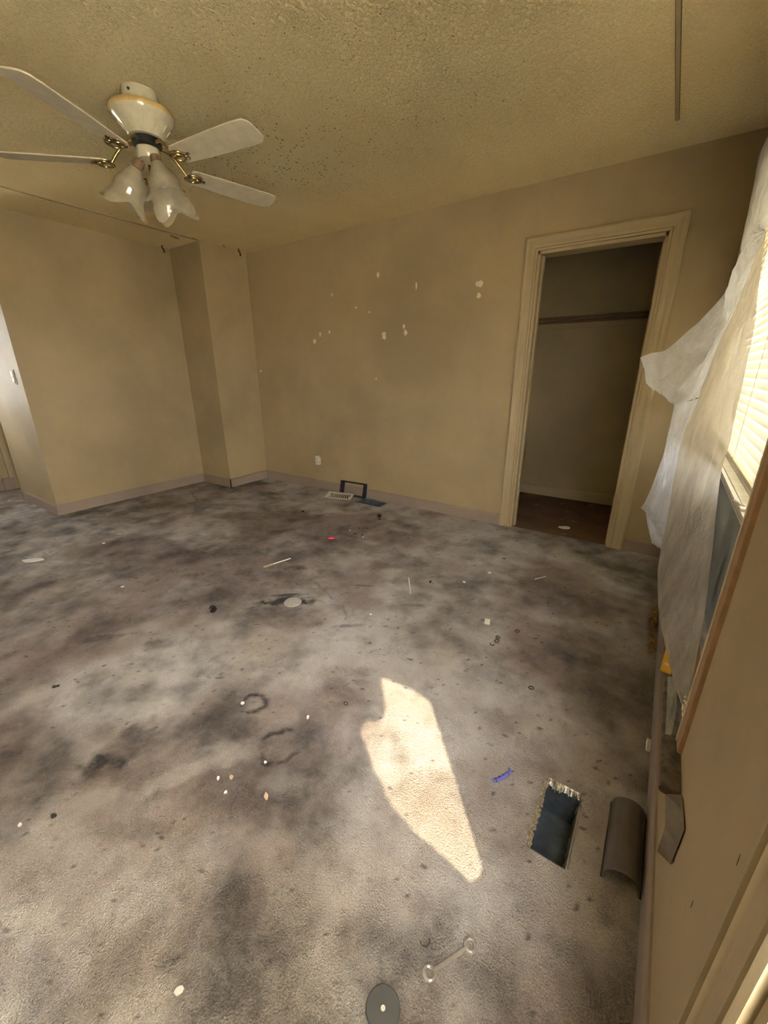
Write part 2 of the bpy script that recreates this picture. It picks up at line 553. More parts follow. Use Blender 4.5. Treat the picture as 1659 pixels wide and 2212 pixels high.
fxs = axis(XF - .1, XR + .02, [HOLE1[0], HOLE1[1], HOLE2[0], HOLE2[1], -1.5, -2.8], lambda x: .008 if x > -1.5 else (.011 if x > -2.8 else .02))
fys = axis(YF, YB + .02, [HOLE1[2], HOLE1[3], HOLE2[2], HOLE2[3], -.15, 1.9], lambda y: .03 if y < -.15 else (.008 if y < 1.9 else .013))
floor = grid_object('floor', fxs, fys, lambda X, Y: (vnoise(X, Y, 9, 5, 3) - .5) * .004, 'carpet',
                    {'dark': f_dark, 'brown': f_brown, 'light': lambda X, Y: .62 * fsum(LIGHT, 90)(X, Y)}, hole_mask)
tag(floor, kind='structure')

# ducts below the two floor openings
for nm, h, dp in (('near', HOLE1, .13), ('far', HOLE2, .14)):
    x0, x1, y0, y1 = h
    d = MB()
    tp = .003
    d.quad((x0, y0, tp), (x0, y0, -dp), (x0, y1, -dp), (x0, y1, tp)); d.quad((x1, y0, tp), (x1, y1, tp), (x1, y1, -dp), (x1, y0, -dp))
    d.quad((x0, y0, tp), (x1, y0, tp), (x1, y0, -dp), (x0, y0, -dp)); d.quad((x0, y1, tp), (x0, y1, -dp), (x1, y1, -dp), (x1, y1, tp))
    d.quad((x0, y0, -dp), (x1, y0, -dp), (x1, y1, -dp), (x0, y1, -dp))
    o = d.build('duct_lining', 'duct', floor)


# frayed carpet edge and torn foil round the near opening
def ragged_strip(a, b, inward, wd, n, z0, z1, seed, amp):
    r = random.Random(seed); mb = MB(); a = Vector(a); b = Vector(b); iw = Vector(inward)
    top = []; low = []
    for i in range(n + 1):
        p = a.lerp(b, i / n)
        top.append(p + Vector((0, 0, z0 + r.uniform(0, .002))) - iw * .006)
        low.append(p + iw * (wd * r.uniform(1 - amp, 1)) + Vector((0, 0, z1 + r.uniform(-.004, .004))))
    mid = [t_.lerp(l_, .5) + Vector((0, 0, .004 * r.uniform(.2, 1))) for t_, l_ in zip(top, low)]
    vs = top + mid + low; k = n + 1
    fs = [(i, i + 1, k + i + 1, k + i) for i in range(n)] + [(k + i, k + i + 1, 2 * k + i + 1, 2 * k + i) for i in range(n)]
    return mb.add(vs, fs)


ragged_strip((-.100, .850, 0), (-.100, 1.075, 0), (1, 0, 0), .011, 34, .003, -.012, 3, .8).build('frayed_edge', 'fray', floor)
ragged_strip((.0, .850, 0), (.0, 1.06, 0), (-1, 0, 0), .008, 26, .002, -.03, 5, .5).build('frayed_edge', 'stool', floor)
foil = ragged_strip((-.098, 1.080, 0), (-.002, 1.080, 0), (0, -1, 0), .034, 22, .004, -.006, 9, .75).build('torn_foil', 'foil', None)
tag(foil, 'crumpled silver foil strip on the edge of the open floor duct', 'foil')

# closet floor
cx0, cx1, cy1 = -1.235, 0.42, 4.39
cfl = grid_object('floor_closet', np.arange(cx0 - .02, cx1 + .03, .03), np.arange(YB + .02, cy1 + .03, .03), lambda X, Y: -.012 + (vnoise(X, Y, 7, 8, 3) - .5) * .010, 'closetcarpet',
                  {'dark': lambda X, Y: np.clip(vnoise(X, Y, 4, 3, 4) * 2 - 1.0, 0, .4), 'brown': lambda X, Y: X * 0, 'light': lambda X, Y: np.clip(vnoise(X, Y, 20, 9, 2) * 6 - 4.9, 0, .25)})
tag(cfl, kind='structure')

# ------------------------------------------------------------------ ceiling
def c_fleck(X, Y):
    a = blob(X, Y, -2.15, 2.15, .85, .55, .3, .62, 1.3, .3, 31); b = blob(X, Y, -1.35, 1.9, 1.1, .8, .5, .36, 1.2, .3, 32)
    c = blob(X, Y, -2.9, 1.8, .6, .5, .3, .55, 1.3, .3, 34)
    return np.maximum(np.maximum(a, c), np.maximum(b, .18)) * (.5 + vnoise(X, Y, 3, 21, 3))


cxs = np.arange(XF - .1, XR + .04, .03); cys = np.arange(YF, YB + .04, .03)
ceil = grid_object('ceiling', cxs, cys, lambda X, Y: ZC + (vnoise(X, Y, 1.0, 15, 2) - .5) * .008, 'ceiling',
                   {'fleck': c_fleck,
                    'rough': lambda X, Y: .12 + .95 * blob(X, Y, -1.75, 1.55, 1.15, 1.0, .4, 1, .9, .25, 37)}, flip=True)
tag(ceil, kind='structure')
MBc = MB().box(XF - .2, XR + .3, YF - .2, YB + 1.4, ZC + .012, ZC + .10)
struct(MBc, 'roof_deck', 'added_awning')
# batten over a ceiling joint
b = MB().box(-.221, -.207, YF + .02, 2.905, ZC - .006, ZC + .004)
tr = struct(b, 'trim_1', 'trim')
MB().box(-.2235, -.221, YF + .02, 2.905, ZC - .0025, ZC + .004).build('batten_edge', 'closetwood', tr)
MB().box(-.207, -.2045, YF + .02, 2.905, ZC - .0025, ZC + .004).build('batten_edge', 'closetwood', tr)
# taped joint that runs on from the chase face
struct(MB().box(XC - .012, XC + .012, -1.8, YC - .02, ZC - .0035, ZC + .004), 'trim_2', 'trim')

# ------------------------------------------------------------------ walls
T = .15
wb = MB()
wb.box(XC - .6, DX0, YB, YB + .12, 0, ZC + .01).box(DX1, XR + T, YB, YB + .12, 0, ZC + .01).box(DX0, DX1, YB, YB + .12, DZ, ZC + .01)
wall_back = struct(wb, 'wall_back', 'wall')
struct(MB().box(XL - .25, XC, YC, YB + .02, 0, ZC + .01), 'wall_chase', 'wall')
struct(MB().box(XE, XL, YL, YC + .3, 0, ZC + .01), 'wall_left', 'wall')
# right wall with two window openings
wr = MB()
y_lo, y_hi = YF - .15, YB + .12
for (ya, yb_) in ((y_lo, W2[0]), (W2[1], W1[0]), (W1[1], y_hi)):
    wr.box(XR, XR + T, ya, yb_, -.3, ZC + .01)
for (a, b_, c, d) in (W1, W2):
    wr.box(XR, XR + T, a, b_, -.3, c); wr.box(XR, XR + T, a, b_, d, ZC + .01)
wall_right = struct(wr, 'wall_right', 'wall')
struct(MB().box(XF - .2, XR + .2, YF - .15, YF, -.3, ZC + .01), 'wall_rear', 'wall')
wf = MB()
for (ya, yb_) in ((YF - .15, W3[0]), (W3[1], 2.6)):
    wf.box(XF - .15, XF, ya, yb_, -.3, ZC + .01)
wf.box(XF - .15, XF, W3[0], W3[1], -.3, W3[2]); wf.box(XF - .15, XF, W3[0], W3[1], W3[3], ZC + .01)
struct(wf, 'wall_far_left', 'wall')
struct(MB().box(XF - .05, XE + .05, 2.45, 2.6, -.02, ZC + .01), 'wall_hall', 'wall')
# closet shell
struct(MB().box(cx0 - .1, cx1 + .1, cy1, cy1 + .1, -.05, ZC + .01), 'wall_closet_back', 'wall')
struct(MB().box(cx0 - .1, cx0, YB + .12, cy1, -.05, ZC + .01), 'wall_closet_left', 'wall')
struct(MB().box(cx1, cx1 + .1, YB + .12, cy1, -.05, ZC + .01).box(XR + T, cx1 + .1, YB, YB + .12, -.05, ZC + .01), 'wall_closet_right', 'wall')
struct(MB().box(cx0 - .1, cx1 + .1, YB + .1, cy1 + .1, ZC - .01, ZC + .01), 'ceiling_closet', 'wall')


def baseboard(name, a, b, n, mat='base'):
    """board from a to b on the floor, n = outward normal"""
    a = Vector((*a, 0)); b = Vector((*b, 0)); n = Vector((*n, 0))
    pr = [(0, -.01), (BT, -.01), (BT, BH - .016), (BT * .72, BH - .004), (BT * .45, BH), (0, BH)]
    vs = [p + n * x + Vector((0, 0, z)) for p in (a, b) for x, z in pr]; k = len(pr)
    fs = [(i, (i + 1) % k, k + (i + 1) % k, k + i) for i in range(k)] + [tuple(range(k))[::-1], tuple(range(k, 2 * k))]
    o = MB().add(vs, fs).build(name, mat)
    return tag(o, kind='structure')


baseboard('baseboard_back', (XC, YB), (DX0 - .09, YB), (0, -1))
baseboard('baseboard_back', (DX1 + .075, YB), (XR, YB), (0, -1))
baseboard('baseboard_chase', (XC, YC - BT), (XC, YB), (1, 0))
baseboard('baseboard_chase', (XL, YC), (XC + BT, YC), (0, -1))
baseboard('baseboard_left', (XL, YL - BT), (XL, YC), (1, 0))
baseboard('baseboard_return', (XE, YL), (XL + BT, YL), (0, -1))
baseboard('baseboard_right', (XR, YF), (XR, YB), (-1, 0))
baseboard('baseboard_far_left', (XF, YF), (XF, 1.30), (1, 0))
baseboard('baseboard_closet', (cx0, cy1), (cx1, cy1), (0, -1), 'trim')
baseboard('baseboard_rear', (XF, YF), (XR, YF), (0, 1))

# far-left doorway: casing boards beyond the return wall
dr = tag(MB().box(XF, XF + .02, 1.30, 1.39, 0, 2.05).build('trim_3', 'trim'), kind='structure')
struct(MB().box(XE - .014, XE, YL + .002, YL + .13, 0, 2.05), 'trim_4', 'trim')
MB().box(XF, XF + .03, 1.235, 1.33, -.005, .13).build('plinth_block', 'base', dr)

# ------------------------------------------------------------------ closet casing
cas = tag(empty('door_1', (DX0, YB, 0)), kind='structure')


def moulding(axis_pts, out_dir, name, parent, mat='trim', face=(0, -1, 0), width=.088, prof=None):
    """casing leg with a stepped profile between two inner-edge points with mitred ends"""
    prof = prof or [(0, 0), (0, .014), (.012, .017), (.018, .010), (.030, .013), (.046, .013), (.060, .020), (.074, .022), (.084, .017), (width, .013), (width, 0)]
    (p0, m0), (p1, m1) = axis_pts
    o_ = Vector(out_dir); f_ = Vector(face); vs = []
    for p, mi in ((p0, m0), (p1, m1)):
        p = Vector(p); mi = Vector(mi)
        for x, h in prof:
            vs.append(p + o_ * x + mi * x + f_ * h)
    k = len(prof)
    fs = [(i, i + 1, k + i + 1, k + i) for i in range(k - 1)] + [tuple(range(k)), tuple(range(k, 2 * k))[::-1]]
    return MB().add(vs, fs).build(name, mat, parent)


off = cas.location
L = lambda x, y, z: (x - off.x, y - off.y, z - off.z)
z3 = (0, 0, 1)
moulding(((L(DX0 - .004, YB, 0), (0, 0, 0)), (L(DX0 - .004, YB, DZ + .004), z3)), (-1, 0, 0), 'casing', cas)
moulding(((L(DX1 + .004, YB, 0), (0, 0, 0)), (L(DX1 + .004, YB, DZ + .004), z3)), (1, 0, 0), 'casing', cas)
moulding(((L(DX0 - .004, YB, DZ + .004), (-1, 0, 0)), (L(DX1 + .004, YB, DZ + .004), (1, 0, 0))), (0, 0, 1), 'casing', cas)
for (x0, x1) in ((DX0 - .002, DX0 + .016), (DX1 - .016, DX1 + .002)):
    MB().box(x0 - off.x, x1 - off.x, -.006, .125, 0, DZ).build('jamb', 'trim', cas)
MB().box(DX0 - off.x, DX1 - off.x, -.006, .125, DZ - .018, DZ).build('head_jamb', 'trim', cas)
for (x0, x1) in ((DX0 + .016, DX0 + .026), (DX1 - .026, DX1 - .016)):
    MB().box(x0 - off.x, x1 - off.x, .05, .085, 0, DZ - .018).build('door_stop', 'trim', cas)

# closet shelf cleat and hanging rail
sh = empty('closet_rail', (cx0, cy1, 1.66))
tag(sh, 'brown wooden closet shelf rail fixed to the closet back wall', 'shelf rail')
MB().box(0, cx1 - cx0, -.035, 0, .03, .058).build('shelf_ledge', 'closetwood', sh)
MB().box(0, cx1 - cx0, -.018, 0, -.045, .03).build('cleat', 'wall', sh)
MB().tube([(0, -.05, .01), (cx1 - cx0, -.05, .01)], .012, 10).build('hanging_rod', 'closetwood', sh)
# little cover plate in closet
cp = empty('cover_plate', (-1.200, cy1, 1.09)); tag(cp, 'small blank painted cover plate on the closet back wall', 'cover plate')
MB().box(-.035, .035, -.006, 0, -.057, .057).build('plate', 'wall', cp, bevel=.002)
MB().lathe([(.004, 0), (.004, .003)], 10).build('screw', 'darkspot', cp).rotation_euler = (PI / 2, 0, 0)
cp.children[1].location = (.012, -.005, -.042)

# ------------------------------------------------------------------ bare plaster spots and marks on the back wall
CH = [(815, -2.255, 2.025, .032, .042), (1, -1.874, 1.902, .020, .055), (2, -1.331, 1.859, .060, .046), (3, -1.329, 1.782, .034, .040), (4, -2.783, 1.921, .018, .032), (5, -2.503, 1.791, .024, .020),
      (6, -2.353, 1.742, .022, .022), (7, -3.031, 1.528, .040, .052), (8, -2.953, 1.588, .030, .042), (9, -2.831, 1.603, .028, .026), (10, -2.195, 1.545, .048, .078), (11, -1.989, 1.606, .028, .036), (12, -1.972, 1.556, .036, .050),
      (13, -3.878, 1.251, .030, .022), (14, -2.284, 1.178, .012, .014)]
for sd_, x, z, w_, h_ in CH:
    r = random.Random(sd_ + 3); n = 11
    poly = [(w_ / 2 * math.cos(2 * PI * i / n) * r.uniform(.6, 1.2), h_ / 2 * math.sin(2 * PI * i / n) * r.uniform(.6, 1.2)) for i in range(n)]
    T_ = Matrix.Translation((x, YB, z)) @ Matrix.Rotation(PI / 2, 4, 'X')
    MB().prism(poly, -.002, .0018, T_).build('bare_plaster_spot', 'chip', wall_back)
# plaster crack from the casing corner to the window
pts = [(-.06, 2.125), (-.02, 2.122), (.03, 2.128), (.08, 2.135), (.13, 2.150), (XR, 2.165)]
cr = MB(); vs = []
for i, (x, z) in enumerate(pts):
    h_ = [.004, .010, .005, .012, .008, .004][i]; vs += [(x, YB - .0025, z - h_), (x, YB - .0025, z + h_)]
cr.add(vs, [(2 * i, 2 * i + 2, 2 * i + 3, 2 * i + 1) for i in range(len(pts) - 1)])
cr.build('plaster_crack', 'chip', wall_back)
for x, z, s_ in ((-2.72, 2.0, .006), (-1.80, 1.58, .005), (-1.70, 1.59, .005), (-1.55, .33, .007), (-2.28, 1.20, .004), (-1.92, .55, .005), (-3.55, 1.02, .014)):
    MB().lathe([(s_, 0), (s_ * .6, .0015)], 7, cap=True).build('nail_hole', 'darkspot', wall_back)
    ob = COL.objects[-1] if False else bpy.data.objects[[o.name for o in wall_back.children][-1]]
    ob.location = (x, YB, z); ob.rotation_euler = (PI / 2, 0, 0)

# outlet with a plug-in on the back wall
ot = empty('wall_outlet', (-3.055, YB, .325)); tag(ot, 'white wall outlet with a bulky adapter plugged in above the baseboard', 'outlet')
MB().box(-.036, .036, -.006, .001, -.058, .058).build('plate', 'wall', ot, bevel=.002)
ad = MB().box(-.026, .030, -.040, -.005, -.05, .048).build('adapter', 'white', ot, bevel=.006)
for z in (-.02, .018):
    MB().box(-.012, -.008, -.0412, -.039, z - .006, z + .006).build('socket_slot', 'black', ad)
    MB().box(.008, .012, -.0412, -.039, z - .006, z + .006).build('socket_slot', 'black', ad)

# light switch on return wall
sw = empty('light_switch', (-4.605, YL, 1.205)); tag(sw, 'white light switch plate near the outer corner of the left wall', 'light switch')
MB().box(-.036, .036, -.006, .001, -.060, .060).build('plate', 'wall', sw, bevel=.002)
MB().box(-.018, .018, -.015, -.005, .003, .042).build('rocker', 'white', sw, bevel=.003)
MB().box(-.018, .018, -.013, -.005, -.042, -.003).build('rocker', 'white', sw, bevel=.003)
for z in (-.05, .05):
    o = MB().lathe([(.004, 0), (.003, .002)], 8).build('screw', 'chrome', sw); o.location = (0, -.006, z); o.rotation_euler = (PI / 2, 0, 0)

# ------------------------------------------------------------------ ceiling hooks and torn spot near the chase
for x, y, lab in ((-4.39, 2.60, 'dark rusty hook hanging from ceiling beside the left wall'), (-3.87, 3.10, 'dark rusty hook hanging from ceiling in front of the chase')):
    h = MB().tube([(0, 0, .002), (0, 0, -.02), (.012, .004, -.035), (.016, .006, -.05), (.006, .008, -.06)], .006, 8).build('ceiling_hook', 'darkspot')
    h.location = (x, y, ZC - .001); tag(h, lab, 'hook')
for x, y, w_, h_, a in ((-4.02, 2.52, .13, .05, 2.0), (-3.93, 2.66, .10, .012, 2.1), (-3.90, 2.95, .05, .012, 2.0)):
    r = random.Random(int(x * -100)); poly = [(w_ / 2 * math.cos(t) * r.uniform(.7, 1.1), h_ / 2 * math.sin(t) * r.uniform(.7, 1.1)) for t in [2 * PI * i / 12 for i in range(12)]]
    MB().prism(poly, -.006, .004, Matrix.Translation((x, y, ZC)) @ Matrix.Rotation(a, 4, 'Z')).build('torn_ceiling_spot', 'wood', ceil)

# ------------------------------------------------------------------ ceiling fan
fan = empty('ceiling_fan', (-2.193, 1.304, ZC)); tag(fan, 'white five blade ceiling fan with brass blade arms and tulip glass lights', 'ceiling fan')
MB().lathe([(.072, .002), (.074, -.012), (.073, -.045), (.066, -.060), (.062, -.062)], 40).build('canopy', 'fanwhite', fan, True)
for a in (2.1, 2.6, 5.2):
    o = MB().lathe([(.006, 0), (.005, .004)], 8).build('canopy_vent', 'black', fan); o.location = (.0735 * math.cos(a), .0735 * math.sin(a), -.022); o.rotation_euler = (0, PI / 2, a)
mh = MB().lathe([(.062, -.058), (.105, -.062), (.126, -.070), (.131, -.080), (.130, -.092), (.120, -.104), (.102, -.122), (.086, -.142), (.078, -.158), (.072, -.166), (.05, -.168)], 48).build('motor_housing', 'fanwhite', fan, True)
MB().lathe([(.1272, -.069), (.1325, -.079), (.1320, -.086), (.1305, -.089), (.1275, -.086), (.126, -.072)], 48, cap=False).build('gold_band', 'goldband', mh, True)
for i in range(12):
    a = 2 * PI * i / 12
    o = MB().box(-.004, .004, -.002, .002, -.016, .016).build('cooling_rib', 'fanwhite', mh, bevel=.001)
    o.location = (.094 * math.cos(a), .094 * math.sin(a), -.132); o.rotation_euler = (0, math.radians(40), a)
MB().lathe([(.055, -.166), (.062, -.170), (.062, -.192), (.048, -.198), (.03, -.200)], 32).build('flywheel', 'black', fan, True)
MB().lathe([(.026, -.196), (.047, -.202), (.050, -.208), (.050, -.236), (.044, -.246), (.02, -.248)], 32).build('switch_housing', 'fanwhite', fan, True)


def spiral_loop(cx, cy, rx, ry, z, n=22, a0=0, turns=1.0):
    return [(cx + rx * math.cos(a0 + turns * 2 * PI * i / n), cy + ry * math.sin(a0 + turns * 2 * PI * i / n), z(i / n) if callable(z) else z) for i in range(n + (0 if turns == 1 else 1))]


ZBL = -.258      # blade plane below the ceiling
for k, ang in enumerate((80, 8, -66, -138, 150)):
    a = math.radians(ang)
    bl = empty('blade_set', (0, 0, 0)); bl.parent = fan; bl.rotation_euler = (0, 0, a)
    arm = MB().tube([(.055, 0, -.186), (.085, 0, -.188), (.115, .004, -.205), (.145, .002, -.236), (.165, 0, ZBL - .003)], [.007, .007, .0065, .006, .006], 10)
    arm.tube(spiral_loop(.198, .020, .034, .022, ZBL - .007), .0042, 8, True)
    arm.tube(spiral_loop(.198, -.020, .034, .022, ZBL - .007), .0042, 8, True)
    arm.tube(spiral_loop(.196, 0, .026, .030, ZBL - .011), .004, 8, True)
    arm.tube([(.165, 0, ZBL - .003), (.20, .0, ZBL - .006), (.255, 0, ZBL - .007)], .005, 8)
    arm.tube([(.222, .035, ZBL - .006), (.24, .0, ZBL - .007), (.222, -.035, ZBL - .006)], .004, 8)
    ao = arm.build('blade_arm', 'brass', bl, True)
    prof = []
    x0, x1 = .178, .645
    outline = [(x0, .040), (x0 + .02, .052), (.30, .058), (.45, .064), (.58, .066), (.622, .062), (.640, .046), (x1, .025)]
    poly = [(x, y) for x, y in outline] + [(x, -y) for x, y in outline[::-1]]
    tilt = Matrix.Translation((0, 0, ZBL)) @ Matrix.Rotation(math.radians(-11), 4, 'X')
    MB().prism(poly, -.003, .003, tilt).build('blade', 'fanblade', bl, bevel=.0015)
    for (sx, sy) in ((.215, .02), (.215, -.02), (.25, 0)):
        o = MB().lathe([(.006, -.004), (.004, -.007)], 8).build('blade_screw', 'brass', bl); o.location = (sx, sy, ZBL - .002)


def tulip(n=64, m=16):
    """square-ruffled tulip glass, opening along +x from its neck"""
    vs = []; fs = []
    for j in range(m + 1):
        t = j / m
        x = .012 + .122 * t
        r = .020 + .036 * math.sin(min(t * 1.25, 1) * PI / 2) ** 1.2 - .006 * math.sin(max(0, (t - .5) * 2) * PI) + .014 * max(0, t - .72) / .28
        fl = max(0, (t - .55) / .45) ** 2
        for i in range(n):
            an = 2 * PI * i / n
            c4 = math.cos(4 * an)
            rr = r * (1 + .22 * fl * c4 + .02 * math.sin(24 * an) * t)
            vs.append((x + .016 * fl * c4, rr * math.cos(an), rr * math.sin(an)))
    for j in range(m):
        for i in range(n):
            fs.append((j * n + i, j * n + (i + 1) % n, (j + 1) * n + (i + 1) % n, (j + 1) * n + i))
    return MB().add(vs, fs)


def bulb():
    prof = [(.012, .0), (.013, .02), (.017, .032), (.026, .048), (.029, .062), (.026, .078), (.016, .088), (.004, .091)]
    return MB().lathe(prof, 20)


for k, (ang, pit) in enumerate(((-2, 70), (-148, 58), (112, 62))):
    a = math.radians(ang); pt = math.radians(pit)
    lk = empty('light_arm', (0, 0, -.238)); lk.parent = fan; lk.rotation_euler = (0, 0, a)
    MB().tube([(.03, 0, 0), (.044, 0, -.004), (.054, 0, -.016)], .011, 10).build('socket_arm', 'closetwood', lk, True)
    s_ = MB().lathe([(.021, -.016), (.023, 0), (.023, .016), (.018, .020)], 20).build('socket_cup', 'closetwood', lk, True)
    s_.location = (.056, 0, -.020); s_.rotation_euler = (0, PI / 2 + pt, 0)
    g = tulip().build('glass_shade', 'shade', lk, True)
    g.location = (.058, 0, -.022); g.rotation_euler = (0, pt, 0); g.scale = (1.36, 1.36, 1.36)
    q = bulb().build('light_bulb', 'bulb', lk, True)
    q.scale = (1.15, 1.15, 1.15); q.location = (.062, 0, -.030); q.rotation_euler = (0, PI / 2 + pt, 0)

# ------------------------------------------------------------------ main window
y0, y1, z0, z1 = W1
win = tag(empty('window_1', (XR, y0, z0)), kind='structure')
wl = win.location


def wbox(name, xa, xb, ya, yb_, za, zb, mat, parent=win, base=wl, **kw):
    return MB().box(xa - base.x, xb - base.x, ya - base.y, yb_ - base.y, za - base.z, zb - base.z).build(name, mat, parent, **kw)


wbox('near_casing', XR - .010, XR + .03, y0 - .042, y0 + .004, z0 + .005, z1 + .05, 'wood', bevel=.002)
wbox('casing_edge', XR - .012, XR - .004, y0 + .001, y0 + .006, z0 + .005, z1 + .05, 'chip')
wbox('far_casing', XR - .016, XR, y1 - .006, y1 + .075, z0 - .02, z1 + .08, 'trim', bevel=.003)
wbox('head_casing', XR - .016, XR, y0 - .042, y1 + .075, z1 - .004, z1 + .07, 'trim', bevel=.003)
wbox('jamb_liner', XR, XR + T, y0, y0 + .012, z0, z1, 'trim')
wbox('jamb_liner', XR, XR + T, y1 - .012, y1, z0, z1, 'trim')
wbox('head_liner', XR, XR + T, y0, y1, z1 - .012, z1, 'trim')
# stool with rounded nose
st = MB(); prof = []
for i in range(9):
    an = PI / 2 + PI * i / 8
    prof.append((XR - .030 + .011 * math.cos(an), z0 - .011 + .011 * math.sin(an)))
prof = [(XR + T, z0)] + prof + [(XR + T, z0 - .022)]
vs = [(x - wl.x, y - wl.y, z - wl.z) for y in (y0 - .150, y1 + .09) for x, z in prof]; k = len(prof)
# keep the horn of the stool outside the wall
vs = [(min(v[0], -.0005) if v[1] < 0 and i < k else v[0], v[1], v[2]) for i, v in enumerate(vs)]
st.add(vs, [(i, (i + 1) % k, k + (i + 1) % k, k + i) for i in range(k)] + [tuple(range(k))[::-1], tuple(range(k, 2 * k))])
st.build('stool', 'stool', win, True)
wbox('apron', XR - .012, XR, y0 - .06, y1 + .05, z0 - .075, z0 - .02, 'trim')
xg = XR + .075
MZ = .835
for nm, xa, xb, za, zb in (('lower_sash', xg - .018, xg + .012, z0, MZ + .03), ('upper_sash', xg + .014, xg + .044, MZ - .02, z1 - .012)):
    sp = win
    wbox(nm + '_stile', xa, xb, y0 + .012, y0 + .055, za, zb, 'vinyl', sp)
    wbox(nm + '_stile', xa, xb, y1 - .055, y1 - .012, za, zb, 'vinyl', sp)
    wbox(nm + '_rail', xa, xb, y0 + .012, y1 - .012, za, za + (.045 if nm == 'lower_sash' else .115), 'vinyl', sp)
    wbox(nm + '_rail', xa, xb, y0 + .012, y1 - .012, zb - .045, zb, 'vinyl', sp)
wbox('rail_lip', xg - .030, xg - .016, y0 + .03, y1 - .03, MZ + .018, MZ + .030, 'vinyl')
wbox('rail_groove', xg - .0185, xg - .017, y0 + .03, y1 - .03, MZ - .004, MZ + .004, 'stool')
wbox('lower_pane', xg - .006, xg - .002, y0 + .05, y1 - .05, z0 + .04, MZ - .012, 'dirtyglass')
wbox('upper_pane', xg + .026, xg + .030, y0 + .05, y1 - .05, MZ + .02, z1 - .05, 'grimyglass')
lt = empty('sash_latch', (xg - .02 - wl.x, 1.50 - wl.y, MZ + .030 - wl.z)); lt.parent = win
MB().box(-.012, .012, -.03, .03, 0, .008).build('latch_base', 'vinyl', lt, bevel=.002)
MB().tube([(0, 0, .006), (-.012, .02, .012), (-.02, .04, .012)], .005, 8).build('latch_lever', 'vinyl', lt, True)

# venetian blind
bd = empty('venetian_blind', (XR + .040, (y0 + y1) / 2, z1 - .03)); tag(bd, 'cream venetian blind half lowered in the window behind torn plastic', 'blind')
hw = (y1 - y0) / 2 - .030
MB().box(-.016, .016, -hw, hw, -.004, .026).build('headrail', 'cream', bd, bevel=.002)
zb0 = .968 - bd.location.z
n_sl = 43
sp = (-.012 - zb0) / n_sl
sl = MB(); vs = []
for y in (-hw, hw):
    for i in range(7):
        t = i / 6 - .5; an = math.radians(68)
        u = t * .0325; crown = .0030 * (1 - (2 * t) ** 2)
        vs.append((u * math.cos(an) - crown * math.sin(an), y, u * math.sin(an) + crown * math.cos(an)))
sl.add(vs, [(i, i + 1, 8 + i, 7 + i) for i in range(6)])
s0 = sl.build('slat', 'slat', bd, True)
for i in range(n_sl):
    s_ = s0 if i == 0 else s0.copy()
    if i: COL.objects.link(s_); s_.parent = bd
    s_.location = (rnd.uniform(-.0008, .0008), 0, zb0 + .012 + i * sp); s_.rotation_euler = (0, rnd.uniform(-.05, .05), 0)
MB().box(-.012, .012, -hw, hw, zb0 - .014, zb0 + .002).build('bottom_rail', 'cream', bd, bevel=.003)
for y in (-hw + .12, -hw * .35, hw * .35, hw - .12):
    MB().tube([(-.014, y, zb0), (-.014, y, 0)], .0011, 6).build('ladder_cord', 'cream', bd)

# scuffs on the wall between the windows
for (ya, za, yb_, zb, w_) in ((.540, .661, .538, .642, .0009), (.624, .431, .623, .413, .0011), (.507, .724, .511, .708, .0012)):
    MB().tube([(XR - .0002, ya, za), (XR - .0002, (ya + yb_) / 2, (za + zb) / 2 + .001), (XR - .0002, yb_, zb)], [w_ * .3, w_, w_ * .6], 6).build('scuff_mark', 'closetwood', wall_right)

# ------------------------------------------------------------------ torn plastic sheet
def resample(pts, n):
    pts = [Vector(p) for p in pts]
    # Catmull-Rom then even arc length
    dense = []
    for i in range(len(pts) - 1):
        p0 = pts[max(i - 1, 0)]; p1 = pts[i]; p2 = pts[i + 1]; p3 = pts[min(i + 2, len(pts) - 1)]
        for k in range(24):
            t = k / 24
            dense.append(0.5 * ((2 * p1) + (p2 - p0) * t + (2 * p0 - 5 * p1 + 4 * p2 - p3) * t * t + (3 * p1 - p0 - 3 * p2 + p3) * t ** 3))
    dense.append(pts[-1])
    L_ = [0]
    for a, b_ in zip(dense[:-1], dense[1:]): L_.append(L_[-1] + (b_ - a).length)
    if L_[-1] < 1e-6: return [pts[0]] * n
    out = []; j = 0
    for i in range(n):
        s_ = L_[-1] * i / (n - 1)
        while j < len(L_) - 2 and L_[j + 1] < s_: j += 1
        f = (s_ - L_[j]) / max(L_[j + 1] - L_[j], 1e-9)
        out.append(dense[j].lerp(dense[j + 1], min(max(f, 0), 1)))
    return out


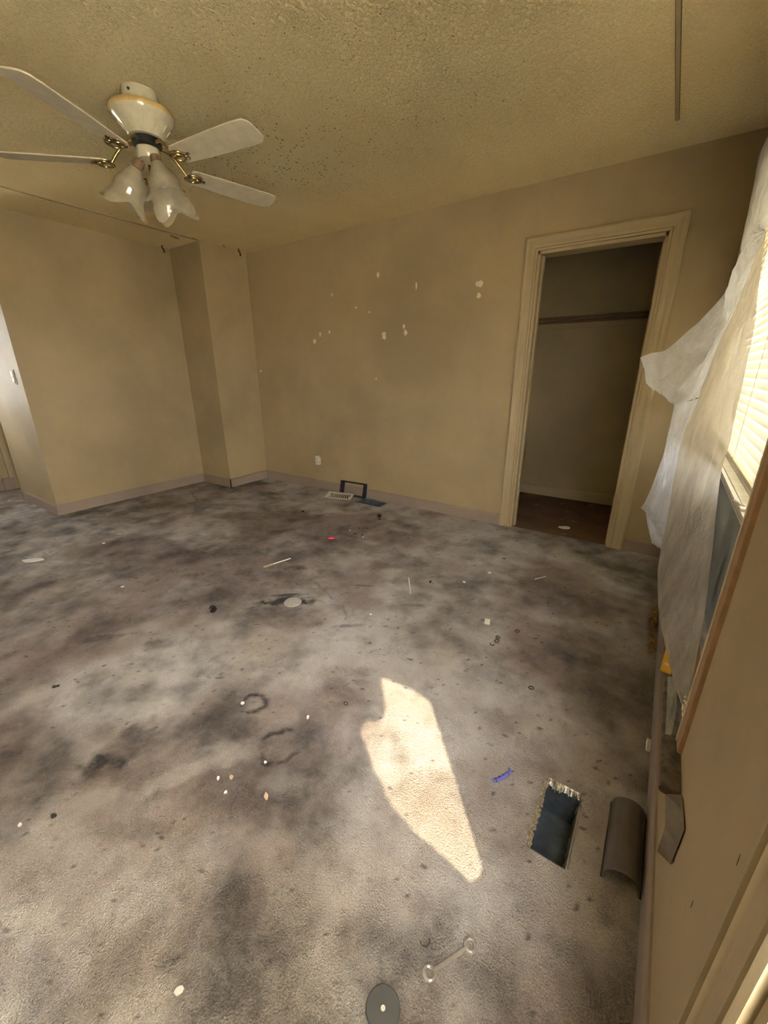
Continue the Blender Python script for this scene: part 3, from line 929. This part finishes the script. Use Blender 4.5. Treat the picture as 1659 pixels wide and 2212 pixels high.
def coons(left, right, top, bot, nu, nv, wr=.006, seed=1, folds=0.0, nf=5, rag=0.0):
    """surface between four edge curves; u across (left to right), v down; wrinkles along the surface normal"""
    Lc = resample(left, nv); Rc = resample(right, nv); Tc = resample(top, nu); Bc = resample(bot, nu)
    r = random.Random(seed); g = []
    A, B_, C_, D_ = Lc[0], Rc[0], Lc[-1], Rc[-1]
    for j in range(nv):
        v = j / (nv - 1); row = []
        for i in range(nu):
            u = i / (nu - 1)
            p = Lc[j] * (1 - u) + Rc[j] * u + Tc[i] * (1 - v) + Bc[i] * v - (A * (1 - u) * (1 - v) + B_ * u * (1 - v) + C_ * (1 - u) * v + D_ * u * v)
            row.append(p)
        g.append(row)
    UU, VV = np.meshgrid(np.linspace(0, 1, nu), np.linspace(0, 1, nv))
    ns = (vnoise(UU * 3, VV * 3, 3.2, seed, 5) - .5) * 2
    fo = np.sin(UU * nf * 2 * PI + (vnoise(UU, VV, 2, seed + 3, 3) - .5) * 7) * folds
    vs = []
    for j in range(nv):
        for i in range(nu):
            a = g[min(j + 1, nv - 1)][i] - g[max(j - 1, 0)][i]; b_ = g[j][min(i + 1, nu - 1)] - g[j][max(i - 1, 0)]
            n = a.cross(b_)
            n = n.normalized() if n.length > 1e-9 else Vector((1, 0, 0))
            ed = min(1, 6 * min(i, nu - 1 - i) / nu + .15) * min(1, 8 * min(j, nv - 1 - j) / nv + .15)
            d = (ns[j, i] * wr + fo[j, i]) * ed
            p = g[j][i] + n * d
            if rag and (j == nv - 1):
                p = p + Vector((0, 0, r.uniform(-rag, rag)))
            vs.append(p)
    fs = [(j * nu + i, j * nu + i + 1, (j + 1) * nu + i + 1, (j + 1) * nu + i) for j in range(nv - 1) for i in range(nu - 1)]
    return MB().add(vs, fs)


ps = empty('plastic_sheet', (XR - .02, 2.05, 1.69)); tag(ps, 'torn milky plastic sheet hanging loose in front of the window', 'plastic sheet')
po = ps.location
sub = lambda L_: [(a - po.x, b_ - po.y, c - po.z) for a, b_, c in L_]
P0 = (.170, 2.05, 1.686)
cA = [P0, (.166, 2.40, 1.790), (.161, 2.78, 1.774), (.141, 2.70, 1.615), (.059, 2.55, 1.468), (.023, 2.5, 1.423), (-.049, 2.4, 1.335), (-.099, 2.35, 1.321), (-.142, 2.3, 1.301)]
cBot = [(-.142, 2.3, 1.301), (-.115, 2.3, 1.244), (-.093, 2.3, 1.18), (-.028, 2.3, 1.139), (.027, 2.25, 1.101), (.101, 2.10, 1.139)]
cB = [P0, (.162, 2.1, 1.615), (.150, 2.1, 1.499), (.116, 2.1, 1.311), (.101, 2.1, 1.139)]
cC = [(.101, 2.1, 1.139), (.076, 2.08, .954), (.086, 2.0, .695), (.088, 1.9, .521), (.095, 1.82, .452), (.115, 1.6, .407), (.138, 1.4, .405), (.156, 1.22, .419), (.170, 1.07, .45)]
cS = [(.027, 2.25, 1.101), (.026, 2.2, .953), (.025, 2.2, .869), (.003, 2.2, .691), (-.015, 2.2, .624)]
cSb = [(-.015, 2.2, .624), (.016, 2.2, .597), (.054, 2.1, .583), (.088, 2.0, .60)]
cSr = [(.101, 2.1, 1.139), (.076, 2.085, .954), (.086, 2.01, .70), (.088, 2.0, .60)]
cT = [(-.005, 2.22, .640), (.040, 2.25, .496), (.061, 2.25, .446)]
cR = [P0, (.164, 1.75, 1.453), (.170, 1.70, 1.372), (.176, 1.68, 1.23), (.178, 1.65, 1.11), (.178, 1.60, 1.032), (.176, 1.6, .96), (.180, 1.5, .836), (.190, 1.35, .658), (.186, 1.2, .528), (.176, 1.07, .45)]
coons(sub(cA), sub(cB), sub([P0, P0]), sub(cBot), 60, 70, .026, 3, .004, 4, .004).build('torn_flap', 'film', ps, True)
coons(sub(cS), sub(cSr), sub([cS[0], (.06, 2.18, 1.115), cSr[0]]), sub(cSb), 36, 60, .012, 5, .002, 2, .004).build('hanging_strip', 'film', ps, True)
coons(sub(cT), sub([(.088, 2.0, .62), (.098, 2.1, .52), (.11, 2.2, .438)]), sub([cT[0], (.088, 2.0, .62)]), sub([cT[-1], (.11, 2.2, .438)]), 20, 22, .010, 7, .004, 2, .006).build('hanging_tail', 'film', ps, True)
coons(sub(cB + cC[1:]), sub(cR), sub([P0, P0]), sub([cC[-1], cR[-1]]), 70, 130, .012, 11, .0015, 4, .0).build('sagging_panel', 'film_clear', ps, True)
# part still taped along the far casing above
coons(sub([(.150, 3.06, 2.24), (.160, 3.05, 2.05), (.160, 2.98, 1.86), (.161, 2.80, 1.77)]), sub([(.166, 2.30, 2.24), (.168, 2.2, 2.05), (.170, 2.12, 1.86), P0]),
      sub([(.150, 3.06, 2.24), (.166, 2.30, 2.24)]), sub([(.161, 2.80, 1.77), (.166, 2.4, 1.76), P0]), 40, 40, .010, 13, .004, 3).build('taped_top', 'film', ps, True)

# crumpled film and grimy tape on the stool
cf = coons([(.150, 1.30, .372), (.150, 1.20, .372), (.148, 1.05, .372)], [(.172, 1.30, .378), (.170, 1.15, .380), (.160, 1.05, .376)], [(.150, 1.30, .372), (.172, 1.30, .378)], [(.148, 1.05, .372), (.160, 1.05, .376)], 10, 34, .008, 17).build('film_scrap', 'clearplastic', None, True)
tag(cf, 'crumpled clear plastic scrap lying along the front of the window sill', 'plastic scrap')
dt = MB(); vs = []
for j in range(7):
    for i in range(5):
        vs.append((.162 + .040 * i / 4, 1.06 + .15 * j / 6, .369 + .003 * math.sin(i * 1.7 + j) + .002 * (j == 6)))
dt.add(vs, [(j * 5 + i, j * 5 + i + 1, j * 5 + i + 6, j * 5 + i + 5) for j in range(6) for i in range(4)])
tag(dt.build('dark_tape', 'darktape', None, True), 'dirty grey duct tape patch stuck on the window sill', 'tape')
gl = coons([(.170, 1.10, .47), (.168, 1.075, .44)], [(.182, 1.08, .475), (.172, 1.05, .435)], [(.170, 1.10, .47), (.182, 1.08, .475)], [(.168, 1.075, .44), (.172, 1.05, .435)], 14, 14, .010, 23).build('shiny_wrap', 'foil', None, True)
tag(gl, 'small shiny crumpled wrapper at the lower corner of the plastic sheet', 'wrapper')
# tape tongue hanging below the stool
tt = MB()
rows = [((.157, .899, .340), (.1795, .877, .379)), ((.160, .870, .326), (.1795, .828, .388)), ((.163, .841, .311), (.1795, .780, .396)), ((.1595, .822, .293), (.1795, .784, .340)), ((.156, .805, .275), (.1795, .789, .278))]
vs = [p_ for r_ in rows for p_ in r_]
k = len(rows); n2 = 2 * k
vs += [(x - .0007, y, z) for x, y, z in vs]
fs = [(2 * i, 2 * i + 1, 2 * i + 3, 2 * i + 2) for i in range(k - 1)] + [(n2 + 2 * i, n2 + 2 * i + 2, n2 + 2 * i + 3, n2 + 2 * i + 1) for i in range(k - 1)]
fs += [(2 * i, 2 * i + 2, n2 + 2 * i + 2, n2 + 2 * i) for i in range(k - 1)] + [(2 * i + 1, n2 + 2 * i + 1, n2 + 2 * i + 3, 2 * i + 3) for i in range(k - 1)]
tt.add(vs, fs)
tag(tt.build('hanging_tape', 'tape', None), 'brown grey tape tongue hanging bent below the window sill end', 'tape')
yt = MB().prism([(-.012, -.05), (.010, -.05), (.014, .045), (-.002, .055)], 0, .004)
yo = yt.build('plastic_tag', 'yellow'); yo.scale = (1.25, 1.25, 1.25); yo.location = (.146, 1.385, .367); yo.rotation_euler = (0, .1, 0)
tag(yo, 'yellow plastic tag with a pale dot on the window sill', 'tag')
o = MB().lathe([(.005, .004), (.005, .0052)], 12).build('pale_dot', 'paper', yo); o.location = (0, -.02, 0)

# crumbling padding at the baseboard
pd = MB()
for i in range(80):
    x = .150 + rnd.uniform(-.016, .010); y = rnd.uniform(1.96, 2.42); s_ = rnd.uniform(.006, .017)
    vs = [(x + s_ * rnd.uniform(-1, 1), y + 1.8 * s_ * rnd.uniform(-1, 1), abs(s_ * rnd.uniform(-.4, 1.6))) for _ in range(6)]
    pd.add(vs, [(0, 1, 2), (0, 2, 3), (3, 4, 5), (0, 4, 5), (1, 3, 5)])
tag(pd.build('padding_crumbs', 'pad', None), 'crumbling yellowish carpet padding along the baseboard under the window', 'padding', kind='stuff')
wc = MB().box(-.010, .004, -.022, .022, 0, .020)
wo = wc.build('cable_clip', 'white', None, bevel=.003); wo.location = (XR - BT - .005, 1.40, .0); tag(wo, 'small white cable clip at the foot of the baseboard under the window', 'clip')

# air deflector by the baseboard
ad = empty('air_deflector', (.124, 1.00, 0)); tag(ad, 'smoky grey plastic air deflector hood beside the open floor duct', 'air deflector')
vs = []; sec = 16
for y in (-.118, -.110, .105, .112):
    for i in range(sec + 1):
        a = PI * i / sec
        e_ = .85 if y == -.118 or y == .112 else 1
        vs.append((.043 * math.cos(a), y, .056 * (math.sin(a) ** .75) * (e_ if y > 0 else 1)))
k = sec + 1
hood = MB().add(vs, [(j * k + i, j * k + i + 1, (j + 1) * k + i + 1, (j + 1) * k + i) for j in range(3) for i in range(sec)])
ho = hood.build('hood', 'smoke', ad, True); sm = ho.modifiers.new('thick', 'SOLIDIFY'); sm.thickness = .0025
MB().box(-.046, -.040, -.118, .112, 0, .006).build('magnet_strip', 'rubber', ad)
MB().box(.040, .046, -.118, .112, 0, .006).build('magnet_strip', 'rubber', ad)

# ------------------------------------------------------------------ near window with an added sheet, its hole cut to shape the sun patch
y0, y1, z0, z1 = W2
w2 = tag(empty('window_2', (XR, y1, z0)), kind='structure'); w2l = w2.location
P2 = [(0, 0), (0, .012), (.010, .016), (.015, .004), (.022, .015), (.050, .017), (.058, .022), (.064, .006), (.070, .023), (.080, .022), (.088, .012), (.088, 0)]
lw = lambda x, y, z: (x - w2l.x, y - w2l.y, z - w2l.z)
moulding(((lw(XR, y1 + .004, z0 - .1), (0, 0, 0)), (lw(XR, y1 + .004, z1 + .004), z3)), (0, 1, 0), 'casing', w2, 'trim', (-1, 0, 0), prof=P2)
moulding(((lw(XR, y0 - .004, z0 - .1), (0, 0, 0)), (lw(XR, y0 - .004, z1 + .004), z3)), (0, -1, 0), 'casing', w2, 'trim', (-1, 0, 0), prof=P2)
moulding(((lw(XR, y0 - .004, z1 + .004), (0, -1, 0)), (lw(XR, y1 + .004, z1 + .004), (0, 1, 0))), (0, 0, 1), 'casing', w2, 'trim', (-1, 0, 0), prof=P2)
for (ya, yb_) in ((y0, y0 + .015), (y1 - .015, y1)):
    wbox('jamb_liner', XR - .004, XR + T, ya, yb_, z0, z1, 'trim', w2, w2l)
wbox('sill', XR - .03, XR + T, y0 - .02, y1 + .02, z0 - .025, z0, 'trim', w2, w2l)

SUNPATCH = [(-.803, 1.164), (-.760, 1.168), (-.66, 1.172), (-.585, 1.165), (-.562, 1.152), (-.380, .950), (-.187, .734), (-.180, .705), (-.196, .680), (-.277, .696), (-.370, .705), (-.462, .728), (-.510, .752), (-.551, .783),
            (-.590, .800), (-.625, .832), (-.678, .866), (-.712, .890), (-.722, .930), (-.712, .945), (-.695, .950), (-.680, .965), (-.676, .990), (-.690, 1.025), (-.725, 1.070), (-.785, 1.135)]
xs_ = XR + .030
holep = []  # hole outline traced back along the sun from the wanted floor patch
for (x, y) in SUNPATCH:
    t = (xs_ - x) / (-SUN_DIR.x)
    holep.append((y - SUN_DIR.y * t, -SUN_DIR.z * t))
bm = bmesh.new()
outer = [(y0 + .006, z0 + .002), (y1 - .006, z0 + .002), (y1 - .006, z1 - .004), (y0 + .006, z1 - .004)]


def loop(pts):
    v = [bm.verts.new((0, a - w2l.y, b_ - w2l.z)) for a, b_ in pts]
    return [bm.edges.new((v[i], v[(i + 1) % len(v)])) for i in range(len(v))]


es = loop(outer) + loop(holep)
bmesh.ops.triangle_fill(bm, use_beauty=True, edges=es)
me = bpy.data.meshes.new('added_sun_mask'); bm.to_mesh(me); bm.free(); me.materials.append(M['mask_cloth'])
cl = bpy.data.objects.new('added_sun_mask', me); COL.objects.link(cl); cl.location = (xs_, w2l.y, w2l.z)
tag(cl, 'added white sheet over the window beside the moulded casing, hole cut to shape the sun patch', 'added sun mask')

# ------------------------------------------------------------------ far left window
y0, y1, z0, z1 = W3
w3 = tag(empty('window_3', (XF, y0, z0)), kind='structure'); w3l = w3.location
for (ya, yb_, za, zb) in ((y0, y0 + .05, z0, z1), (y1 - .05, y1, z0, z1), (y0, y1, z0, z0 + .05), (y0, y1, z1 - .05, z1), (y0, y1, 1.38, 1.42)):
    wbox('sash_bar', XF - .09, XF - .05, ya, yb_, za, zb, 'trim', w3, w3l)
wbox('pane', XF - .072, XF - .068, y0 + .04, y1 - .04, z0 + .04, z1 - .04, 'hallglass', w3, w3l)

# ------------------------------------------------------------------ foundation under the floor
fd = MB()
fd.box(XF - .15, XR + T, YF - .15, YB + .12, -.46, -.16).box(cx0 - .1, cx1 + .1, YB + .12, cy1 + .1, -.46, -.16)
fd.box(XF - .15, XF - .02, YF - .15, YB + .12, -.16, 0).box(XF - .02, XR + T, YF - .15, YF - .02, -.16, 0).box(XF - .02, cx0 - .02, YB + .03, YB + .12, -.16, -.004)
fd.box(cx0 - .1, cx0 - .01, YB + .12, cy1 + .1, -.16, -.03).box(cx1 + .01, cx1 + .1, YB + .12, cy1 + .1, -.16, -.03).box(cx0 - .1, cx1 + .1, cy1 + .02, cy1 + .1, -.16, -.03)
fd.box(XR + .03, cx1 + .1, YB + .02, YB + .12, -.16, 0)
fd.box(DX0, DX1, YB + .012, YB + .03, -.16, -.006)
struct(fd, 'foundation', 'added_awning')

# ------------------------------------------------------------------ outdoors
g = MB().quad((-40, -40, -.45), (40, -40, -.45), (40, 40, -.45), (-40, 40, -.45))
struct(g, 'ground', 'grass')
aw = empty('added_awning', (XR + T, 1.4, 2.42)); tag(aw, 'pale metal sheet added outside to keep direct sun off the window', 'added_awning')  # unseen sheet put up outside to block direct sun from the main window
aw.location = (XR + T + .003, 1.4, 2.46)
MB().add([(0, -1.70, 0), (1.25, -1.70, -.12), (1.25, 1.9, -.12), (0, 1.9, 0), (0, -1.70, .02), (1.25, -1.70, -.10), (1.25, 1.9, -.10), (0, 1.9, .02)],
         [(0, 3, 2, 1), (4, 5, 6, 7), (0, 1, 5, 4), (1, 2, 6, 5), (2, 3, 7, 6), (3, 0, 4, 7)]).build('added_awning_sheet', 'added_awning', aw)
for y in (-1.2, 1.7):
    MB().tube([(.01, y, -.02), (1.2, y, -.13)], .012, 8).build('added_awning_rib', 'added_awning', aw)

# ------------------------------------------------------------------ register grille and frame at the far vent
gr = empty('vent_grille', (-2.665, 3.095, .012), 0); tag(gr, 'ivory slotted floor register plate lying at the baseboard by the vent', 'vent cover')
gr.rotation_euler = (math.radians(16), 0, math.radians(14))
W_, D_ = .30, .13
for (xa, xb, ya, yb_) in ((-W_ / 2, W_ / 2, -D_ / 2, -D_ / 2 + .026), (-W_ / 2, W_ / 2, D_ / 2 - .026, D_ / 2), (-W_ / 2, -W_ / 2 + .045, -D_ / 2, D_ / 2), (W_ / 2 - .03, W_ / 2, -D_ / 2, D_ / 2)):
    MB().box(xa, xb, ya, yb_, 0, .004).build('rim', 'grille', gr)
MB().box(-W_ / 2 + .04, W_ / 2 - .025, -D_ / 2 + .02, D_ / 2 - .02, -.002, 0).build('dark_backing', 'black', gr)
for i in range(10):
    x = -W_ / 2 + .058 + i * .0225
    o = MB().box(-.0035, .0035, -.042, .042, 0, .004).build('fin', 'grille', gr); o.location = (x, 0, 0); o.rotation_euler = (0, 0, math.radians((i - 5) * 5))
fr = empty('register_frame', (-2.56, 3.192, 0)); tag(fr, 'empty dark navy register frame leaning on the back wall baseboard', 'frame')
fr.rotation_euler = (math.radians(-14), 0, math.radians(4))
MB().box(-.155, .155, -.012, .012, 0, .018).build('bottom_bar', 'navy', fr)
MB().box(-.155, .155, -.012, .012, .137, .153).build('top_bar', 'navy', fr)
MB().box(-.155, -.128, -.030, .012, 0, .153).build('side_bar', 'navy', fr)
MB().box(.132, .155, -.030, .012, 0, .153).build('side_bar', 'navy', fr)

# ------------------------------------------------------------------ litter on the carpet
def lay(mb, name, mat, loc, rz, label, cat, group=None, **kw):
    o = mb.build(name, mat, None, **kw); o.location = loc; o.rotation_euler = (0, 0, rz)
    return tag(o, label, cat, group)


def chip(w_, h_, t_, seed, n=9):
    r = random.Random(seed)
    return MB().prism([(w_ / 2 * math.cos(2 * PI * i / n) * r.uniform(.65, 1.15), h_ / 2 * math.sin(2 * PI * i / n) * r.uniform(.65, 1.15)) for i in range(n)], 0, t_)


FZ = .0012
lay(MB().lathe([(.048, 0), (.050, .002), (.047, .006), (.02, .0066), (.004, .0066)], 36), 'round_lid', 'disccarpet', (-1.560, 1.372, FZ), 0, 'round dusty grey lid lying in the black carpet stain', 'lid', smooth=True)
# paint stirrer / brush
br = empty('paint_stick', (-2.02, 1.665, .004)); tag(br, 'thin white stick with a tan paddle end lying on the carpet', 'stick'); br.rotation_euler = (0, 0, math.atan2(1.768 - 1.578, -1.997 + 2.049))
MB().tube([(-.025, 0, 0), (.105, 0, .001)], .0038, 8).build('shaft', 'paper', br)
MB().prism([(-.095, -.007), (-.088, -.010), (-.045, -.009), (-.025, -.004), (-.025, .004), (-.045, .009), (-.088, .010), (-.095, .006)], -.002, .003).build('paddle', 'tanchip', br)
lay(MB().tube([(0, 0, .004), (.19, 0, .004)], .0042, 8), 'drinking_straw', 'stick', (-1.157, 1.983, FZ), math.atan2(-.155, .105), 'pale straight straw lying alone in the middle of the carpet', 'straw')
lay(MB().tube([(0, 0, .003), (.09, 0, .003)], .003, 8), 'matchstick', 'stick', (-.490, 2.412, FZ), 1.0, 'short pale stick on the carpet in front of the closet', 'stick')
lay(MB().box(-.014, .014, -.024, .024, 0, .007), 'plastic_block', 'white', (-.572, 1.803, FZ), .25, 'small white rectangular plastic piece lying on the carpet', 'plastic piece', bevel=.002)
rb = MB()
for i, (dx, dy, s_) in enumerate(((0, 0, .016), (.016, .008, .012), (-.014, -.006, .010))):
    rb.lathe([(s_ * .6, 0), (s_, .004), (s_ * .8, .012), (s_ * .3, .016)], 9, (dx, dy, 0))
lay(rb, 'candy_wrapper', 'red', (-1.996, 2.199, FZ), .3, 'tiny bright red crumpled wrapper on the carpet', 'wrapper')
fk = empty('plastic_fork', (-1.958, 2.815, .004)); tag(fk, 'small black plastic fork head lying on the carpet by the floor vent', 'fork'); fk.rotation_euler = (0, 0, math.atan2(-.141, .097))
MB().prism([(-.075, -.014), (-.02, -.016), (-.005, -.006), (-.005, .006), (-.02, .016), (-.075, .014)], 0, .006).build('fork_head', 'black', fk)
MB().prism([(-.006, -.006), (.055, -.005), (.065, -.010), (.072, 0), (.065, .010), (.055, .005), (-.006, .006)], 0, .006).build('handle_stub', 'black', fk)
ri = [(-.483, 1.707, .011), (-.477, 1.676, .012), (-.419, 1.813, .012), (-.253, 1.456, .010), (-.837, .961, .0085), (-.487, 1.640, .010)]
RL = ['dark rubber ring touching a second ring below the white plastic piece', 'dark rubber ring touching a second ring below the white plastic piece', 'dark rubber ring alone to the closet side of the ring pair',
      'dark rubber ring alone between the sun patch and the window wall', 'dark rubber ring alone beside the notch of the sun patch', 'broken dark rubber ring, an open curl beside the ring pair']
for i, (x, y, r_) in enumerate(ri):
    arcn = 20
    full = i not in (5,)
    pts = [(r_ * math.cos(2 * PI * t / arcn), r_ * .8 * math.sin(2 * PI * t / arcn), .002) for t in range(arcn if full else 13)]
    lay(MB().tube(pts, .0022, 6, full), 'rubber_ring', 'rubber', (x, y, FZ), rnd.uniform(0, 3), RL[i], 'ring', 'dark rubber rings on the carpet')
# half ring near the clear link
lay(MB().tube([(.011 * math.cos(a), .011 * math.sin(a), .002) for a in [(-1.9 + i * .25) for i in range(14)]], .0012, 6), 'broken_ring', 'rubber', (-.238, .514, FZ), -.5, 'thin open curl of dark wire beside the clear link', 'wire')
WH = [(-.759, 2.339, .028, .022, 'small white crumb on the carpet in front of the closet doorway'), (-.845, 2.134, .022, .018, 'small white crumb with a dark side in mid carpet'), (-3.464, .741, .13, .075, 'flat white paper scrap on the carpet by the left wall'),
      (-.631, .151, .020, .016, 'pale beige flake on the carpet near the charcoal disc'), (-1.334, .079, .012, .010, 'tiny white flake by the dark carpet blotch'), (-5.373, 1.117, .060, .030, 'white paper scrap on the carpet at the hall doorway'),
      (-.806, .535, .026, .012, 'tan paint flake below the big ring stain'), (-.949, .515, .016, .014, 'pink beige flake within the brown stain'), (-.982, .489, .014, .010, 'pale flake left within the brown stain'), (-.915, .829, .018, .010, 'white paper bit between the ring stains'),
      (-.922, .474, .012, .010, 'cream flake in the lower brown stain'), (-.900, .612, .012, .010, 'white flake at the rim of the big ring stain'), (-3.387, 1.159, .03, .02, 'white crumb on the carpet near the left wall'), (-2.556, .917, .022, .018, 'white crumb alone on the left carpet'),
      (-1.178, .735, .016, .014, 'cream crumb in the small ring stain'), (-1.120, 1.521, .018, .012, 'white crumb on the carpet right of the round lid')]
for i, (x, y, a, b_, lab) in enumerate(WH):
    lay(chip(a, b_, .003 + .05 * b_, i + 50), 'paper_scrap' if a > .05 else 'white_flake', 'tanchip' if i in (6, 7) else 'paper', (x, y, FZ), rnd.uniform(0, 3), lab, 'scrap', 'pale flakes on the carpet')
# chips scattered by the far vent and on the open carpet, a handful of single crumbs
DL = ['small white chip beside the red wrapper below the black fork', 'tiny black sliver on the carpet between black fork and red wrapper', 'tiny black sliver on the carpet between black fork and red wrapper', 'small white chip among black slivers below the black fork', 'tiny black sliver on the carpet between black fork and red wrapper', 'tiny black sliver on the carpet between black fork and red wrapper']
for i, (x, y) in enumerate([(-1.98, 2.42), (-1.90, 2.38), (-1.84, 2.40), (-1.80, 2.36), (-1.95, 2.50), (-2.05, 2.5)]):
    lay(chip(.030, .010, .004, i + 80), 'debris_chip', 'rubber' if i % 3 else 'paper', (x, y, FZ), rnd.uniform(0, 3), DL[i], 'chip', 'debris chips near the floor vent')
for i, (x, y, s_, lab) in enumerate([(-1.282, .139, .014, 'small black speck by the dark carpet blotch'), (-1.866, 1.075, .040, 'black crumpled lump on the mid left carpet'), (-1.902, .355, .016, 'black crumb on the left carpet'), (-2.649, 2.553, .02, 'black crumb near the far carpet'), (-3.905, 2.690, .022, 'dark crumb at the foot of the chase baseboard'), (-.75, 2.60, .012, 'black crumb before the closet doorway'), (-1.02, 2.02, .016, 'black crumb above the pale straw')]):
    mb = MB()
    for j in range(3):
        r = random.Random(i * 7 + j); mb.lathe([(s_ * .35, 0), (s_ * .45, s_ * .2), (s_ * .2, s_ * .42)], 7, (r.uniform(-.3, .3) * s_, r.uniform(-.5, .5) * s_, 0))
    lay(mb, 'black_crumb', 'black', (x, y, FZ), i, lab, 'crumb', 'black crumbs on the carpet')
# violet broken clip
vc = empty('hair_clip', (-.225, 1.005, .005)); tag(vc, 'broken violet plastic clip lying near the open floor duct', 'hair clip'); vc.rotation_euler = (0, 0, math.atan2(.063, .052))
MB().tube([(-.038, -.004, 0), (-.02, -.008, .001), (.01, -.005, .002), (.034, .004, .003)], [.0035, .0055, .006, .0045], 10).build('barrel', 'blue', vc, True)
MB().tube([(.030, .004, .003), (.038, .010, .003), (.036, .016, .002)], .0035, 8).build('hinge', 'blue', vc, True)
MB().tube([(.032, .004, .004), (.046, .001, .002)], .0014, 6).build('pin', 'rubber', vc)
for i in range(4):
    o = MB().lathe([(.0066, -.0008), (.0066, .0008)], 10).build('band', 'navy', vc); o.location = (-.026 + i * .016, -.007 + .002 * i, .0015); o.rotation_euler = (0, PI / 2, .15)
# clear link
lk = empty('clear_link', (-.1755, .5175, .004)); tag(lk, 'clear plastic link with an eyelet at each end lying on the carpet', 'link'); lk.rotation_euler = (0, 0, math.atan2(.091, .055))
MB().tube([(-.044, 0, 0), (.044, 0, 0)], .0045, 10).build('bar', 'clearplastic', lk, True)
for s_ in (-1, 1):
    MB().tube([(s_ * .054 + .011 * math.cos(2 * PI * i / 22), .011 * math.sin(2 * PI * i / 22), 0) for i in range(22)], .0042, 8, True).build('eyelet', 'clearplastic', lk, True)
# dark disc at the camera's feet
dc = empty('floor_disc', (-.258, .372, .0)); tag(dc, 'flat charcoal disc with a small pale centre hole lying on the carpet', 'disc')
MB().lathe([(.034, .001), (.036, .003), (.034, .006), (.006, .0065), (.0055, .003)], 48, cap=True).build('plate', 'discgrey', dc, True)
MB().lathe([(.0048, .0062), (.0048, .0072)], 20).build('centre_hole', 'paper', dc)
# thin wire by the left wall
lay(MB().tube([(-4.05, 2.31, .004), (-4.01, 2.28, .006), (-3.96, 2.25, .004), (-3.86, 2.235, .004), (-3.80, 2.20, .006), (-3.74, 2.14, .004), (-3.80, 2.09, .004)], .004, 6), 'thin_wire', 'stool', (0, 0, 0), 0, 'thin dark curling wire on the carpet by the left wall', 'wire')
# pale rags and trash at the closet corner
lay(MB().tube([(-1.19, 3.98, .012), (-1.16, 4.12, .02), (-1.17, 4.24, .015), (-1.13, 4.36, .02)], [.012, .016, .014, .006], 8), 'white_rag', 'white', (0, 0, 0), 0, 'twisted white rag in the closet floor corner', 'rag')
lay(chip(.10, .05, .012, 97), 'torn_scrap', 'paper', (-.52, 3.47, -.004), .4, 'pale scrap lying on the brown closet floor', 'scrap')
